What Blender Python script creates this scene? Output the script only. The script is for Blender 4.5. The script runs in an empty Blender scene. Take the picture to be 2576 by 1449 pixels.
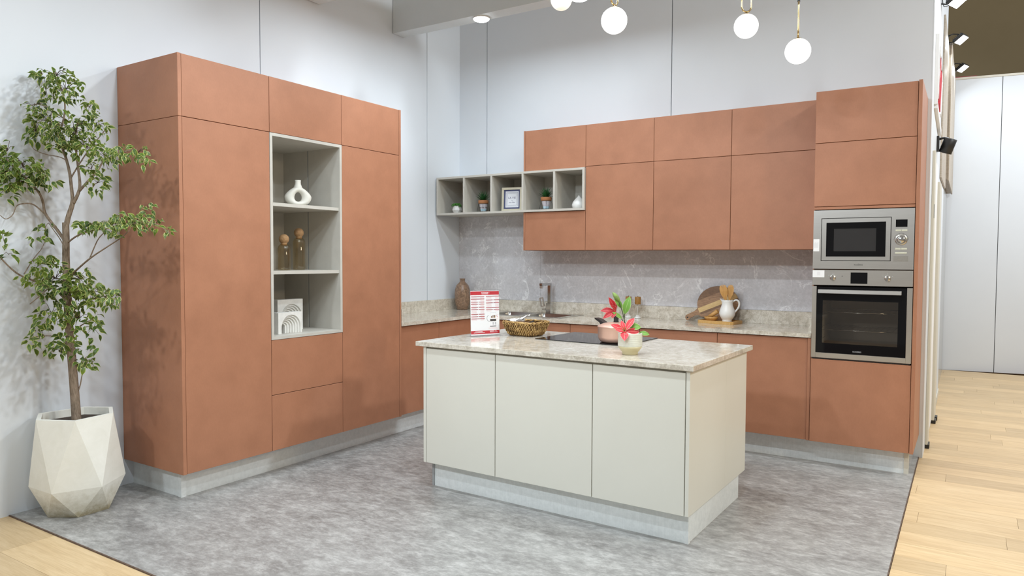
import bpy, bmesh, math, random
from mathutils import Vector, Matrix, noise
random.seed(7)
sc = bpy.context.scene
PI = math.pi

# ------------------------------------------------------------------ camera
CX, CY, CZ, YAW, PITCH, ROLL, FPX = 4.3, -5.7749, 1.3951, .5671, -.0414, .0038, 1805.68
Fw = Vector((-math.sin(YAW)*math.cos(PITCH), math.cos(YAW)*math.cos(PITCH), math.sin(PITCH)))
_r = Vector((math.cos(YAW), math.sin(YAW), 0)); _u = _r.cross(Fw)
Rt = _r*math.cos(ROLL)+_u*math.sin(ROLL); Up = -_r*math.sin(ROLL)+_u*math.cos(ROLL)
CAM = Vector((CX, CY, CZ))
cd = bpy.data.cameras.new('camera'); cam = bpy.data.objects.new('camera', cd)
sc.collection.objects.link(cam)
m = Matrix.Identity(4)
for i in range(3):
    m[i][0] = Rt[i]; m[i][1] = Up[i]; m[i][2] = -Fw[i]; m[i][3] = CAM[i]
cam.matrix_world = m
cd.sensor_width = 36; cd.lens = FPX/2576*36; cd.clip_start = .05; cd.clip_end = 100
sc.camera = cam

# ------------------------------------------------------------------ world, exposure
sc.view_settings.view_transform = 'Standard'; sc.view_settings.look = 'None'
sc.view_settings.exposure = 0.06; sc.view_settings.gamma = 1; sc.view_settings.use_curve_mapping = False
w = bpy.data.worlds.new('hall'); sc.world = w; w.use_nodes = True
bg = w.node_tree.nodes['Background']; bg.inputs[0].default_value = (1.0, .95, .87, 1); bg.inputs[1].default_value = .30

# ------------------------------------------------------------------ lights
def area(name, loc, size, power, col, rot=(0, 0, 0), spread=PI, sy=None):
    l = bpy.data.lights.new(name, 'AREA'); l.shape = 'DISK' if sy is None else 'RECTANGLE'; l.size = size
    if sy: l.size_y = sy
    l.energy = power; l.color = col; l.spread = spread
    o = bpy.data.objects.new(name, l); o.location = loc; o.rotation_euler = rot; sc.collection.objects.link(o)
    return o
COOL = (.82, .92, 1.0)
BEAMZ = 3.354
DL = [(.889, -.9), (1.786, -.9),
      (.889, -1.88), (1.786, -1.88), (2.683, -1.88),
      (1.9, -3.3), (2.7, -3.3), (3.6, -3.3),
      (1.6, -4.8), (2.6, -4.8), (3.6, -4.8)]
POW = {-.9: 6, -1.88: 9, -3.3: 19, -4.8: 13}
for x, y in DL:
    area('downlight_lamp', (x, y, BEAMZ-.03), .14, POW[y], COOL)
# corridor lamps of the hall, on the right of the stand
for y, z, pw, c, ry in ((-2.4, 2.7, 26, (1, .82, .55), .9), (0.8, 3.7, 23, (1, .95, .88), .3), (3.2, 3.9, 85, (.90, .95, 1), .45)):
    area('hall_lamp', (6.2, y, z), .4, pw, c, (0, ry, 0))
d = Vector((.2, -1.2, 1.0))-Vector((7.2, -1.3, 4.6)); area('hall_floodlight', (7.2, -1.3, 4.6), .35, 118, (.88, .95, 1), d.to_track_quat('-Z', 'Y').to_euler())
# floodlights of the hall behind the camera, aimed at the stand
for x, y, pw in ((1.3, -7.6, 14), (2.6, -7.6, 6)):
    d = Vector((2.0, -1.6, .1))-Vector((x, y, 3.9)); area('hall_floodlight', (x, y, 3.9), .3, pw, COOL, d.to_track_quat('-Z', 'Y').to_euler(), spread=1.25)

# ------------------------------------------------------------------ helpers
def px(u, v, d):
    return CAM + d*(Fw + Rt*((u-1288)/FPX) + Up*((724.5-v)/FPX))
def dep(p): return (Vector(p)-CAM).dot(Fw)
def pxt(u, v, d, xmin=.03):
    p = px(u, v, d)
    if p.x < xmin:
        dr = (p-CAM)/d; p = CAM + dr*((xmin-CX)/dr.x)
    return p
def FL(p): return Vector((p[0]+.0056*p[1], p[1]-.0056*p[0], p[2]))          # left wall frame
_c, _s = math.cos(-.024), math.sin(-.024)
def FI(p):
    x, y = p[0]-2.8, p[1]+2.7
    return Vector((2.8+_c*x-_s*y, -2.7+_s*x+_c*y, p[2]))                     # island frame
def FB(p): return Vector(p)

class G:
    def __init__(s): s.bm = bmesh.new(); s.uv = s.bm.loops.layers.uv.new('UVMap')
    def box(s, x0, x1, y0, y1, z0, z1, bev=0, smooth=False):
        r = bmesh.ops.create_cube(s.bm, size=1)['verts']
        for v in r: v.co = Vector(((x0+x1)/2+v.co.x*(x1-x0), (y0+y1)/2+v.co.y*(y1-y0), (z0+z1)/2+v.co.z*(z1-z0)))
        if bev:
            es = list({e for v in r for e in v.link_edges})
            bmesh.ops.bevel(s.bm, geom=es, offset=bev, segments=2 if smooth else 1, profile=.5, affect='EDGES')
        return s
    def lathe(s, prof, c=(0, 0, 0), n=32, cap=True, M=None):
        rings = []
        for r, z in prof:
            ring = []
            for i in range(n):
                a = 2*PI*i/n; p = Vector((r*math.cos(a), r*math.sin(a), z))
                if M: p = M @ p
                ring.append(s.bm.verts.new(p+Vector(c)))
            rings.append(ring)
        for a, b in zip(rings, rings[1:]):
            for i in range(n):
                f = s.bm.faces.new((a[i], a[(i+1) % n], b[(i+1) % n], b[i])); f.smooth = True
        if cap:
            if prof[0][0] > 1e-4: s.bm.faces.new(rings[0][::-1])
            if prof[-1][0] > 1e-4: s.bm.faces.new(rings[-1])
        return s
    def tube(s, pts, rad, n=8, closed=False, cap=True, flat=1.0, nrm=None):
        pts = [Vector(p) for p in pts]; N = len(pts)
        rads = rad if isinstance(rad, (list, tuple)) else [rad]*N
        rings = []; up = Vector(nrm) if nrm else None; prev = None
        for i, p in enumerate(pts):
            a = pts[(i-1) % N] if (closed or i) else p; b = pts[(i+1) % N] if (closed or i < N-1) else p
            t = (b-a).normalized()
            if up is not None: x = t.cross(up)
            elif prev is None: x = t.cross(Vector((0, 0, 1))) if abs(t.z) < .9 else t.cross(Vector((1, 0, 0)))
            else: x = prev - t*prev.dot(t)
            x.normalize(); prev = x; y = t.cross(x)
            rings.append([s.bm.verts.new(p+(x*math.cos(2*PI*k/n)+y*math.sin(2*PI*k/n)*flat)*rads[i]) for k in range(n)])
        for i in range(N if closed else N-1):
            a, b = rings[i], rings[(i+1) % N]
            for k in range(n):
                f = s.bm.faces.new((a[k], a[(k+1) % n], b[(k+1) % n], b[k])); f.smooth = True
        if cap and not closed:
            s.bm.faces.new(rings[0][::-1]); s.bm.faces.new(rings[-1])
        return s
    def prism(s, poly, fn, d0, d1):
        """poly: 2D outline (u,v); fn(u,v,d) -> point"""
        a = [s.bm.verts.new(fn(u, v, d0)) for u, v in poly]; b = [s.bm.verts.new(fn(u, v, d1)) for u, v in poly]
        n = len(poly)
        s.bm.faces.new(a); s.bm.faces.new(b[::-1])
        for i in range(n): s.bm.faces.new((a[i], b[i], b[(i+1) % n], a[(i+1) % n]))
        return s
    def band(s, inner, outer, fn, d0, d1):
        n = len(inner)
        ia = [s.bm.verts.new(fn(u, v, d0)) for u, v in inner]; oa = [s.bm.verts.new(fn(u, v, d0)) for u, v in outer]
        ib = [s.bm.verts.new(fn(u, v, d1)) for u, v in inner]; ob = [s.bm.verts.new(fn(u, v, d1)) for u, v in outer]
        for i in range(n-1):
            s.bm.faces.new((ia[i], oa[i], oa[i+1], ia[i+1])); s.bm.faces.new((ib[i], ib[i+1], ob[i+1], ob[i]))
            s.bm.faces.new((ia[i], ia[i+1], ib[i+1], ib[i])); s.bm.faces.new((oa[i], ob[i], ob[i+1], oa[i+1]))
        s.bm.faces.new((ia[0], ib[0], ob[0], oa[0])); s.bm.faces.new((ia[-1], oa[-1], ob[-1], ib[-1]))
        return s
    def frame(s, x0, x1, z0, z1, w, y0, y1, bev=0):
        """rectangular frame in the xz plane"""
        wl, wr, wb, wt = w if isinstance(w, tuple) else (w,)*4
        s.box(x0, x0+wl, y0, y1, z0, z1, bev); s.box(x1-wr, x1, y0, y1, z0, z1, bev)
        s.box(x0+wl, x1-wr, y0, y1, z0, z0+wb, bev); s.box(x0+wl, x1-wr, y0, y1, z1-wt, z1, bev)
        return s
    def blade(s, p0, p1, width, nrm, bend=0., fold=.25, prof=None, ns=5, twist=0):
        """leaf or petal from p0 to p1 with a midrib fold; uv = (across, along)"""
        p0, p1 = Vector(p0), Vector(p1); ax = p1-p0; L = ax.length; t = ax.normalized()
        nrm = Vector(nrm); side = t.cross(nrm).normalized(); nn = side.cross(t).normalized()
        prof = prof or [0.05, .75, 1, .85, .45, .0]
        ns = len(prof)-1; rows = []
        for i, wv in enumerate(prof):
            q = i/ns; c = p0+ax*q + nn*bend*L*math.sin(PI*q)
            hw = wv*width/2
            if i == ns and wv < .01:
                rows.append([s.bm.verts.new(c)]*3); continue
            rows.append([s.bm.verts.new(c-side*hw+nn*fold*hw), s.bm.verts.new(c), s.bm.verts.new(c+side*hw+nn*fold*hw)])
        for i in range(ns):
            a, b = rows[i], rows[i+1]
            for k in (0, 1):
                vs = [a[k], a[k+1], b[k+1], b[k]]; uu = [(k*.5, i/ns), (k*.5+.5, i/ns), (k*.5+.5, (i+1)/ns), (k*.5, (i+1)/ns)]
                if b[k] is b[k+1]: vs = vs[:3]; uu = uu[:3]
                try: f = s.bm.faces.new(vs)
                except ValueError: continue
                f.smooth = True
                for l, q in zip(f.loops, uu): l[s.uv].uv = q
        return s

def out(name, g, mat, parent=None, fr=FB, loc=None):
    """link a G as one mesh object. Coordinates in g are world (before frame)."""
    me = bpy.data.meshes.new(name)
    bmesh.ops.recalc_face_normals(g.bm, faces=g.bm.faces)
    base = Vector((0, 0, 0))
    for v in g.bm.verts: v.co = fr(v.co)
    root = parent
    while root is not None and root.parent: root = root.parent
    if root is not None: base = root.location.copy()
    elif loc is not None: base = Vector(loc)
    else:
        xs = [v.co for v in g.bm.verts]
        base = Vector(((min(p.x for p in xs)+max(p.x for p in xs))/2, (min(p.y for p in xs)+max(p.y for p in xs))/2, min(p.z for p in xs)))
    for v in g.bm.verts: v.co -= base
    g.bm.to_mesh(me); g.bm.free()
    me.materials.append(mat)
    o = bpy.data.objects.new(name, me); sc.collection.objects.link(o)
    if parent is not None: o.parent = parent
    else: o.location = base
    return o
def thing(name, label, cat, loc, group=None):
    o = bpy.data.objects.new(name, None); o.location = loc; o.empty_display_size = .05; sc.collection.objects.link(o)
    o['label'] = label; o['category'] = cat
    if group: o['group'] = group
    return o
def tag(o, label, cat, group=None):
    o['label'] = label; o['category'] = cat
    if group: o['group'] = group
    return o
def struct(o, label, cat='structure'):
    o['kind'] = 'structure'; o['label'] = label; o['category'] = cat; return o
def bx(*a, **k): return G().box(*a, **k)

def text(name, s, size, M, mat, parent, align='CENTER', ext=.0004):
    cu = bpy.data.curves.new('t', 'FONT'); cu.body = s; cu.size = size; cu.align_x = align; cu.align_y = 'CENTER'; cu.extrude = ext
    cu.resolution_u = 2
    to = bpy.data.objects.new('t', cu); sc.collection.objects.link(to)
    me = bpy.data.meshes.new_from_object(to.evaluated_get(bpy.context.evaluated_depsgraph_get()))
    bpy.data.objects.remove(to); bpy.data.curves.remove(cu)
    root = parent
    while root.parent: root = root.parent
    me.transform(Matrix.Translation(-root.location) @ M)
    me.materials.clear(); me.materials.append(mat); me.name = name
    o = bpy.data.objects.new(name, me); sc.collection.objects.link(o); o.parent = parent
    return o

# ------------------------------------------------------------------ materials
class NT:
    def __init__(s, name):
        s.m = bpy.data.materials.new(name); s.m.use_nodes = True; s.t = s.m.node_tree
        s.b = s.t.nodes['Principled BSDF']; s.L = s.t.links.new
    def n(s, ty, **k):
        q = s.t.nodes.new(ty)
        for a, b in k.items():
            if a == 'inp':
                for i, v in b.items():
                    if isinstance(v, bpy.types.NodeSocket): s.L(v, q.inputs[i])
                    else: q.inputs[i].default_value = v
            else: setattr(q, a, b)
        return q
    def coord(s, scale=(1, 1, 1), rnd=True, kind='Object', rot=(0, 0, 0)):
        tc = s.n('ShaderNodeTexCoord'); o = tc.outputs[kind]
        if rnd:
            oi = s.n('ShaderNodeObjectInfo')
            ml = s.n('ShaderNodeVectorMath', operation='SCALE', inp={0: (17, 31, 23)}); s.L(oi.outputs['Random'], ml.inputs['Scale'])
            ad = s.n('ShaderNodeVectorMath', operation='ADD', inp={0: o, 1: ml.outputs[0]}); o = ad.outputs[0]
        mp = s.n('ShaderNodeMapping', inp={'Vector': o, 'Scale': scale, 'Rotation': rot}); return mp.outputs[0]
    def noise(s, vec, scale, detail=4, rough=.55, dist=0.):
        return s.n('ShaderNodeTexNoise', inp={'Vector': vec, 'Scale': scale, 'Detail': detail, 'Roughness': rough, 'Distortion': dist}).outputs[0]
    def ramp(s, fac, stops, interp='LINEAR'):
        r = s.n('ShaderNodeValToRGB', inp={0: fac}); r.color_ramp.interpolation = interp
        e = r.color_ramp.elements
        while len(e) < len(stops): e.new(.5)
        for q, (p, c) in zip(e, stops):
            q.position = p; q.color = (*c, 1) if len(c) == 3 else c
        return r.outputs[0]
    def mix(s, f, a, b, mode='MIX'):
        q = s.n('ShaderNodeMix', data_type='RGBA', blend_type=mode)
        for i, v in ((0, f), (6, a), (7, b)):
            if isinstance(v, bpy.types.NodeSocket): s.L(v, q.inputs[i])
            else: q.inputs[i].default_value = v if not isinstance(v, tuple) or len(v) == 4 else (*v, 1)
        return q.outputs[2]
    def math(s, op, a, b=0.):
        return s.n('ShaderNodeMath', operation=op, inp={0: a, 1: b}).outputs[0]
    def col(s, c):
        if isinstance(c, bpy.types.NodeSocket): s.L(c, s.b.inputs['Base Color'])
        else: s.b.inputs['Base Color'].default_value = (*c, 1)
        return s
    def bump(s, h, strength=.1, dist=.001):
        q = s.n('ShaderNodeBump', inp={'Height': h, 'Strength': strength, 'Distance': dist}); s.L(q.outputs[0], s.b.inputs['Normal']); return s
    def set(s, **k):
        for a, b in k.items():
            i = s.b.inputs[a.replace('_', ' ')]
            if isinstance(b, bpy.types.NodeSocket): s.L(b, i)
            else: i.default_value = b
        return s

def plain(name, col, rough=.5, var=.06, scale=6, **k):
    t = NT(name); v = t.coord()
    n = t.noise(v, scale, 3)
    c2 = tuple(min(1, c*(1+var)) for c in col); c1 = tuple(c*(1-var) for c in col)
    t.col(t.ramp(n, [(.3, c1), (.7, c2)])); t.set(Roughness=rough, **k)
    return t.m
def terracotta():
    t = NT('terracotta_laminate'); v = t.coord()
    n1 = t.noise(v, 2.2, 5, .6, .4); n2 = t.noise(t.coord((1, 1, .5)), 140, 2, .5)
    n3 = t.noise(v, 9, 4)
    c = t.ramp(n1, [(.28, (.355, .152, .080)), (.5, (.408, .177, .095)), (.72, (.450, .200, .110))])
    c = t.mix(.3, c, t.ramp(n3, [(.35, (.34, .146, .077)), (.7, (.46, .205, .112))]))
    c = t.mix(.035, c, t.ramp(n2, [(.4, (.3, .12, .07)), (.6, (.6, .28, .18))]))
    t.col(c).set(Roughness=.52).bump(n2, .06, .0005)
    return t.m
def wallpaint():
    t = NT('white_panel'); v = t.coord()
    t.col(t.ramp(t.noise(v, 1.3, 3), [(.3, (.69, .725, .765)), (.7, (.72, .755, .795))])).set(Roughness=.5)
    t.bump(t.noise(v, 60, 3), .03, .0005); return t.m
def marble():
    t = NT('grey_veined_stone'); v = t.coord(rnd=False)
    base = t.ramp(t.noise(v, 5, 8, .65, .5), [(.3, (.52, .51, .52)), (.55, (.60, .59, .605)), (.75, (.66, .65, .67))])
    fine = t.noise(v, 60, 4, .7)
    base = t.mix(.3, base, t.ramp(fine, [(.35, (.44, .43, .43)), (.65, (.72, .71, .72))]))
    def vein(scale, w, dist, msk, ms, th):
        a = t.math('ABSOLUTE', t.math('SUBTRACT', t.noise(v, scale, 7, .6, dist), .5))
        l = t.ramp(a, [(0, (1, 1, 1)), (w, (0, 0, 0))])
        k = t.ramp(t.noise(v, ms, 2), [(th, (0, 0, 0)), (th+.06, (1, 1, 1))])
        return t.math('MULTIPLY', l, k)
    a = vein(1.6, .011, 1.0, 0, 4.0, .49); b = vein(4.5, .017, .8, 0, 6, .50); c3 = vein(13, .03, .7, 0, 9, .51)
    c = t.mix(t.math('MULTIPLY', c3, .55), base, (.76, .75, .76)); c = t.mix(t.math('MULTIPLY', b, .8), c, (.80, .79, .80))
    c = t.mix(t.math('MULTIPLY', a, .9), c, (.88, .88, .88))
    t.col(c).set(Roughness=.45); return t.m
def stone():
    t = NT('beige_polished_stone'); v = t.coord(rnd=False)
    n = t.noise(v, 4, 9, .68, 1.1); n2 = t.noise(v, 26, 6, .7, .6); n3 = t.noise(v, 110, 3, .7)
    c = t.ramp(n, [(.32, (.38, .32, .24)), (.46, (.57, .51, .42)), (.58, (.70, .65, .555)), (.72, (.84, .80, .72))])
    c = t.mix(.5, c, t.ramp(n2, [(.36, (.28, .23, .165)), (.5, (.60, .545, .45)), (.64, (.90, .86, .78))]))
    c = t.mix(.2, c, t.ramp(n3, [(.35, (.34, .30, .23)), (.65, (.85, .81, .72))]))
    a = t.math('ABSOLUTE', t.math('SUBTRACT', t.noise(v, 2.4, 6, .6, 1.5), .5))
    c = t.mix(t.math('MULTIPLY', t.ramp(a, [(0, (1, 1, 1)), (.012, (0, 0, 0))]), .35), c, (.76, .72, .64))
    t.col(c).set(Roughness=.10, Coat_Weight=.12, Coat_Roughness=.02); return t.m
def vinyl():
    t = NT('grey_concrete_vinyl'); v = t.coord((.55, 1.5, 1), rnd=False)
    n = t.noise(v, 1.6, 6, .6, .3); n2 = t.noise(t.coord((.75, 1.35, 1), rnd=False), 5.5, 12, .8, .35); n3 = t.noise(t.coord((.8, 1.5, 1), rnd=False), 24, 6, .7, .1)
    c = t.ramp(n, [(.30, (.215, .209, .198)), (.5, (.32, .313, .298)), (.7, (.45, .443, .425))])
    c = t.mix(.6, c, t.ramp(n2, [(.37, (.145, .138, .13)), (.5, (.315, .307, .292)), (.63, (.57, .565, .54))]))
    c = t.mix(.30, c, t.ramp(n3, [(.38, (.14, .133, .125)), (.5, (.31, .302, .288)), (.62, (.61, .60, .575))]))
    t.col(c).set(Roughness=.38).bump(n3, .05, .0005); return t.m
def oak():
    t = NT('oak_plank'); v = t.coord((1, 9, 1))
    oi = t.n('ShaderNodeObjectInfo')
    g = t.noise(v, 2.2, 7, .62, 1.4); f = t.noise(t.coord((1, 22, 1)), 9, 4, .6)
    c = t.ramp(g, [(.28, (.53, .345, .155)), (.48, (.64, .44, .21)), (.7, (.73, .53, .285))])
    c = t.mix(.25, c, t.ramp(f, [(.35, (.49, .325, .15)), (.6, (.76, .575, .345))]))
    hs = t.n('ShaderNodeHueSaturation', inp={'Color': c, 'Saturation': .93})
    t.L(t.math('ADD', t.math('MULTIPLY', oi.outputs['Random'], .26), .87), hs.inputs['Value'])
    t.col(hs.outputs[0]).set(Roughness=.42).bump(f, .05, .0004); return t.m
def steel(name='brushed_steel', col=(.70, .68, .645), rough=.3, sc_=(1, 1, 60)):
    t = NT(name); n = t.noise(t.coord(sc_), 12, 3, .6)
    t.col(t.ramp(n, [(.3, tuple(c*.96 for c in col)), (.7, tuple(min(1, c*1.04) for c in col))]))
    t.set(Metallic=1., Roughness=t.math('ADD', t.math('MULTIPLY', n, .06), rough-.03), Anisotropic=.3 if name == 'brushed_steel' else 0.); return t.m
def alu():
    t = NT('brushed_aluminium_laminate'); n = t.noise(t.coord((30, 1, 1.2)), 6, 4, .65); n2 = t.noise(t.coord(), 40, 5, .7)
    c = t.ramp(n, [(.3, (.80, .84, .83)), (.7, (.88, .91, .90))])
    t.col(t.mix(.2, c, t.ramp(n2, [(.4, (.5, .52, .51)), (.6, (.82, .84, .83))]))).set(Metallic=.05, Roughness=.36).bump(n2, .15, .0006); return t.m
def glass(name, tint=(1, 1, 1), refl=.12, rough=.02):
    t = NT(name); gl = t.n('ShaderNodeBsdfGlossy', inp={'Roughness': rough}); tr = t.n('ShaderNodeBsdfTransparent', inp={0: (*tint, 1)})
    fr = t.n('ShaderNodeLayerWeight', inp={0: .5}); mx = t.n('ShaderNodeMixShader')
    f2 = t.math('ADD', t.math('MULTIPLY', t.math('POWER', fr.outputs['Facing'], 4.), .6), .05+refl*.1)
    t.L(f2, mx.inputs[0]); t.L(tr.outputs[0], mx.inputs[1]); t.L(gl.outputs[0], mx.inputs[2])
    t.L(mx.outputs[0], t.t.nodes['Material Output'].inputs[0]); return t.m
def emis(name, col, st):
    t = NT(name); t.set(Emission_Strength=st); t.b.inputs['Emission Color'].default_value = (*col, 1); t.col((.8, .8, .8)); return t.m
def wood(name, c1, c2, sc_=(1, 12, 12), rough=.5):
    t = NT(name); n = t.noise(t.coord(sc_), 9, 5, .6, .8)
    t.col(t.ramp(n, [(.3, c1), (.7, c2)])).set(Roughness=rough).bump(n, .08, .0004); return t.m
def leafmat():
    t = NT('variegated_leaf'); tc = t.n('ShaderNodeTexCoord'); sp = t.n('ShaderNodeSeparateXYZ', inp={0: tc.outputs['UV']})
    oi = t.n('ShaderNodeObjectInfo'); ns = t.noise(t.coord(), 55, 3, .6)
    e = t.math('ABSOLUTE', t.math('SUBTRACT', sp.outputs[0], .5))
    e = t.math('ADD', e, t.math('MULTIPLY', t.math('SUBTRACT', ns, .5), .5))
    e = t.math('ADD', e, t.math('MULTIPLY', t.math('SUBTRACT', t.noise(t.coord(), 6, 1), .5), .35))
    msk = t.ramp(e, [(.34, (0, 0, 0)), (.40, (1, 1, 1))])
    gr = t.ramp(t.noise(t.coord(), 9, 2), [(.32, (.022, .052, .008)), (.5, (.065, .125, .014)), (.68, (.17, .25, .025))])
    cr = t.ramp(oi.outputs['Random'], [(0, (.42, .46, .10)), (1, (.66, .64, .30))])
    v = t.math('LESS_THAN', t.math('ABSOLUTE', t.math('SUBTRACT', sp.outputs[0], .5)), .03)
    c = t.mix(msk, gr, cr); c = t.mix(t.math('MULTIPLY', v, .35), c, (.35, .45, .12))
    t.col(c).set(Roughness=.42)
    tl = t.n('ShaderNodeBsdfTranslucent', inp={0: c}); mx = t.n('ShaderNodeMixShader', inp={0: .28})
    t.L(t.b.outputs[0], mx.inputs[1]); t.L(tl.outputs[0], mx.inputs[2]); t.L(mx.outputs[0], t.t.nodes['Material Output'].inputs[0])
    return t.m
def petalmat(name, core, rim):
    t = NT(name); tc = t.n('ShaderNodeTexCoord'); sp = t.n('ShaderNodeSeparateXYZ', inp={0: tc.outputs['UV']})
    e = t.math('ABSOLUTE', t.math('SUBTRACT', sp.outputs[0], .5))
    c = t.ramp(e, [(.0, rim), (.035, core), (.40, core), (.5, rim)])
    t.col(c).set(Roughness=.55); return t.m
def globemat(name, col, st):
    t = NT(name); t.col((.9, .9, .88)); t.set(Roughness=.2, Emission_Strength=st); t.b.inputs['Emission Color'].default_value = (*col, 1); return t.m
def basketmat():
    t = NT('water_hyacinth_weave'); n = t.noise(t.coord(), 45, 4, .6)
    t.col(t.ramp(n, [(.32, (.13, .065, .018)), (.5, (.36, .21, .065)), (.66, (.60, .40, .16))])).set(Roughness=.6); return t.m
def olive():
    t = NT('olive_hall_paint'); v = t.coord(rnd=False); n = t.noise(v, 1, 4)
    t.col(t.ramp(n, [(.3, (.42, .34, .20)), (.7, (.47, .385, .235))])).set(Roughness=.8); return t.m
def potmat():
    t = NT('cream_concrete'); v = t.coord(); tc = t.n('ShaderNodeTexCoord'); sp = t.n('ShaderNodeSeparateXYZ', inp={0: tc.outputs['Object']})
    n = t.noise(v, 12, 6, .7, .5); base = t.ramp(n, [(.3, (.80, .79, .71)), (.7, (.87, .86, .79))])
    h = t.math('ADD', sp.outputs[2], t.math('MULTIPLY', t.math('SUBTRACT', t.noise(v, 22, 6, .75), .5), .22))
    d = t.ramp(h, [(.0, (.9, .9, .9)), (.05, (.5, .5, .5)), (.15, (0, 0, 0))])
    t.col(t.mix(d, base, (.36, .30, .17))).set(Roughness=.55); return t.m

M = dict(
    ter=terracotta(), wall=wallpaint(), marble=marble(), stone=stone(), vinyl=vinyl(), oak=oak(), steel=steel(), alu=alu(),
    steelh=steel('satin_handle', (.72, .72, .71), .35), chrome=steel('chrome', (.62, .62, .62), .10), sinkst=steel('sink_steel', (.5, .5, .5), .2),
    knob=steel('knob_metal', (.6, .57, .52), .28), brass=steel('brass', (.62, .47, .24), .22),
    taupe=plain('taupe_board', (.50, .485, .44), .5, .03, 14), taupe2=plain('pale_taupe_laminate', (.545, .52, .465), .5, .03, 14),
    cream=plain('cream_lacquer', (.70, .685, .605), .38, .012, 3), beam=plain('beam_white', (.66, .70, .71), .6, .02),
    black=plain('black_plastic', (.018, .018, .018), .35), blackm=plain('black_metal', (.02, .02, .02), .45), dark=plain('dark_gap', (.03, .028, .026), .7),
    dgrey=plain('black_glass', (.006, .006, .007), .05, .06, 6, **{'Specular_IOR_Level': .2}), hob=plain('hob_glass', (.012, .012, .013), .04, .1, 30),
    white=plain('white_ceramic', (.80, .79, .76), .3, .02), matt=plain('matt_white_clay', (.76, .74, .67), .6, .05, 18), plaster=plain('white_plaster', (.78, .77, .73), .8, .06, 30),
    paper=plain('white_paper', (.88, .88, .88), .6, .01), red=plain('red_print', (.55, .015, .03), .45, .02), dred=plain('dark_red_print', (.28, .02, .03), .45), pink=plain('pale_red_print', (.75, .45, .45), .5), gprint=plain('grey_print', (.5, .5, .52), .5),
    bprint=plain('black_print', (.03, .03, .03), .5), navy=plain('navy_print', (.05, .06, .14), .5), navy2=plain('grey_navy_print', (.20, .21, .28), .5),
    silver=plain('champagne_frame', (.58, .55, .42), .35, .05, 20, Metallic=.3), mat_=plain('pale_card', (.70, .71, .74), .6),
    orange=plain('terracotta_pot', (.48, .20, .08), .6, .06, 30), lav=plain('lavender_glaze', (.62, .58, .63), .5, .1, 60), blue=plain('pale_blue_glaze', (.42, .58, .66), .5),
    green=plain('dark_spiky_leaf', (.02, .11, .025), .4, .4, 30), green2=plain('bright_succulent', (.06, .22, .03), .45, .4, 40),
    acacia=wood('acacia_brown', (.20, .105, .05), (.40, .23, .12), (3, 3, 14)), acaciad=wood('acacia_dark', (.13, .065, .03), (.24, .13, .06), (3, 3, 14)), acacial=wood('acacia_light', (.55, .36, .14), (.70, .50, .23), (3, 3, 14)),
    bamboo=wood('bamboo', (.48, .27, .08), (.64, .39, .14), (30, 30, 2)), spoon=wood('beech', (.50, .26, .07), (.62, .34, .11), (6, 6, 2)), cork=plain('cork', (.38, .22, .10), .8, .2, 90),
    mill=wood('mill_wood', (.24, .11, .02), (.42, .21, .045), (20, 20, 3)), bark=wood('ficus_bark', (.14, .10, .065), (.34, .26, .19), (14, 14, 3), .85), twig=plain('twig_bark', (.13, .085, .06), .8, .3, 50),
    soil=plain('soil', (.05, .035, .025), .95, .4, 60), leaf=leafmat(), basket=basketmat(), olive=olive(), pot=potmat(),
    copper=plain('rose_gold_enamel', (.66, .42, .33), .33, .03, 8, Metallic=.35), bakelite=plain('soft_black_handle', (.02, .02, .022), .4),
    clay=plain('brown_reactive_glaze', (.27, .17, .11), .28, .4, 55), lglaze=plain('ribbed_cream_glaze', (.66, .65, .55), .25, .08, 20), lglaze2=plain('sand_glaze', (.62, .54, .32), .3, .04),
    petal=petalmat('red_petal', (.42, .008, .015), (.80, .22, .18)), petal2=petalmat('coral_petal', (.72, .045, .06), (.9, .42, .34)), lleaf=petalmat('lily_leaf', (.16, .34, .05), (.42, .55, .22)),
    bud=plain('green_bud', (.20, .30, .07), .5, .3, 60), stem=plain('dark_stem', (.05, .07, .03), .6),
    ovglass=glass('oven_glass', (.80, .78, .75)), mwglass=glass('microwave_glass', (.72, .72, .73)), clear=glass('clear_glass', (.985, .985, .975)), acry=glass('clear_acrylic', (.995, .995, .998), 0), amber=glass('pale_amber_glass', (.93, .885, .79)),
    screen=plain('perforated_screen', (.075, .070, .068), .6, .05, 30), cav=plain('oven_cavity', (.36, .31, .26), .5), cavg=plain('microwave_cavity', (.34, .34, .35), .6), btn=plain('pale_button', (.62, .62, .50), .4),
    globe=globemat('opal_glass_lit', (1, .98, .95), 1.3), globew=globemat('opal_glass_warm', (1, .87, .68), .62), lamp=emis('led_lens', (.95, .98, 1), 14), flood=emis('floodlight_lens', (.97, .99, 1), 12), spotled=emis('spot_led', (.85, .9, 1), 3),
    creamp=plain('cream_frame_paint', (.66, .63, .54), .45, .02), brown=wood('beige_brown_cladding', (.36, .30, .235), (.50, .44, .36), (1, 1, 14)), greyp=plain('grey_gloss_panel', (.36, .37, .37), .15, .05), strip=plain('seam_profile', (.16, .16, .165), .5, .1),
)

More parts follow.
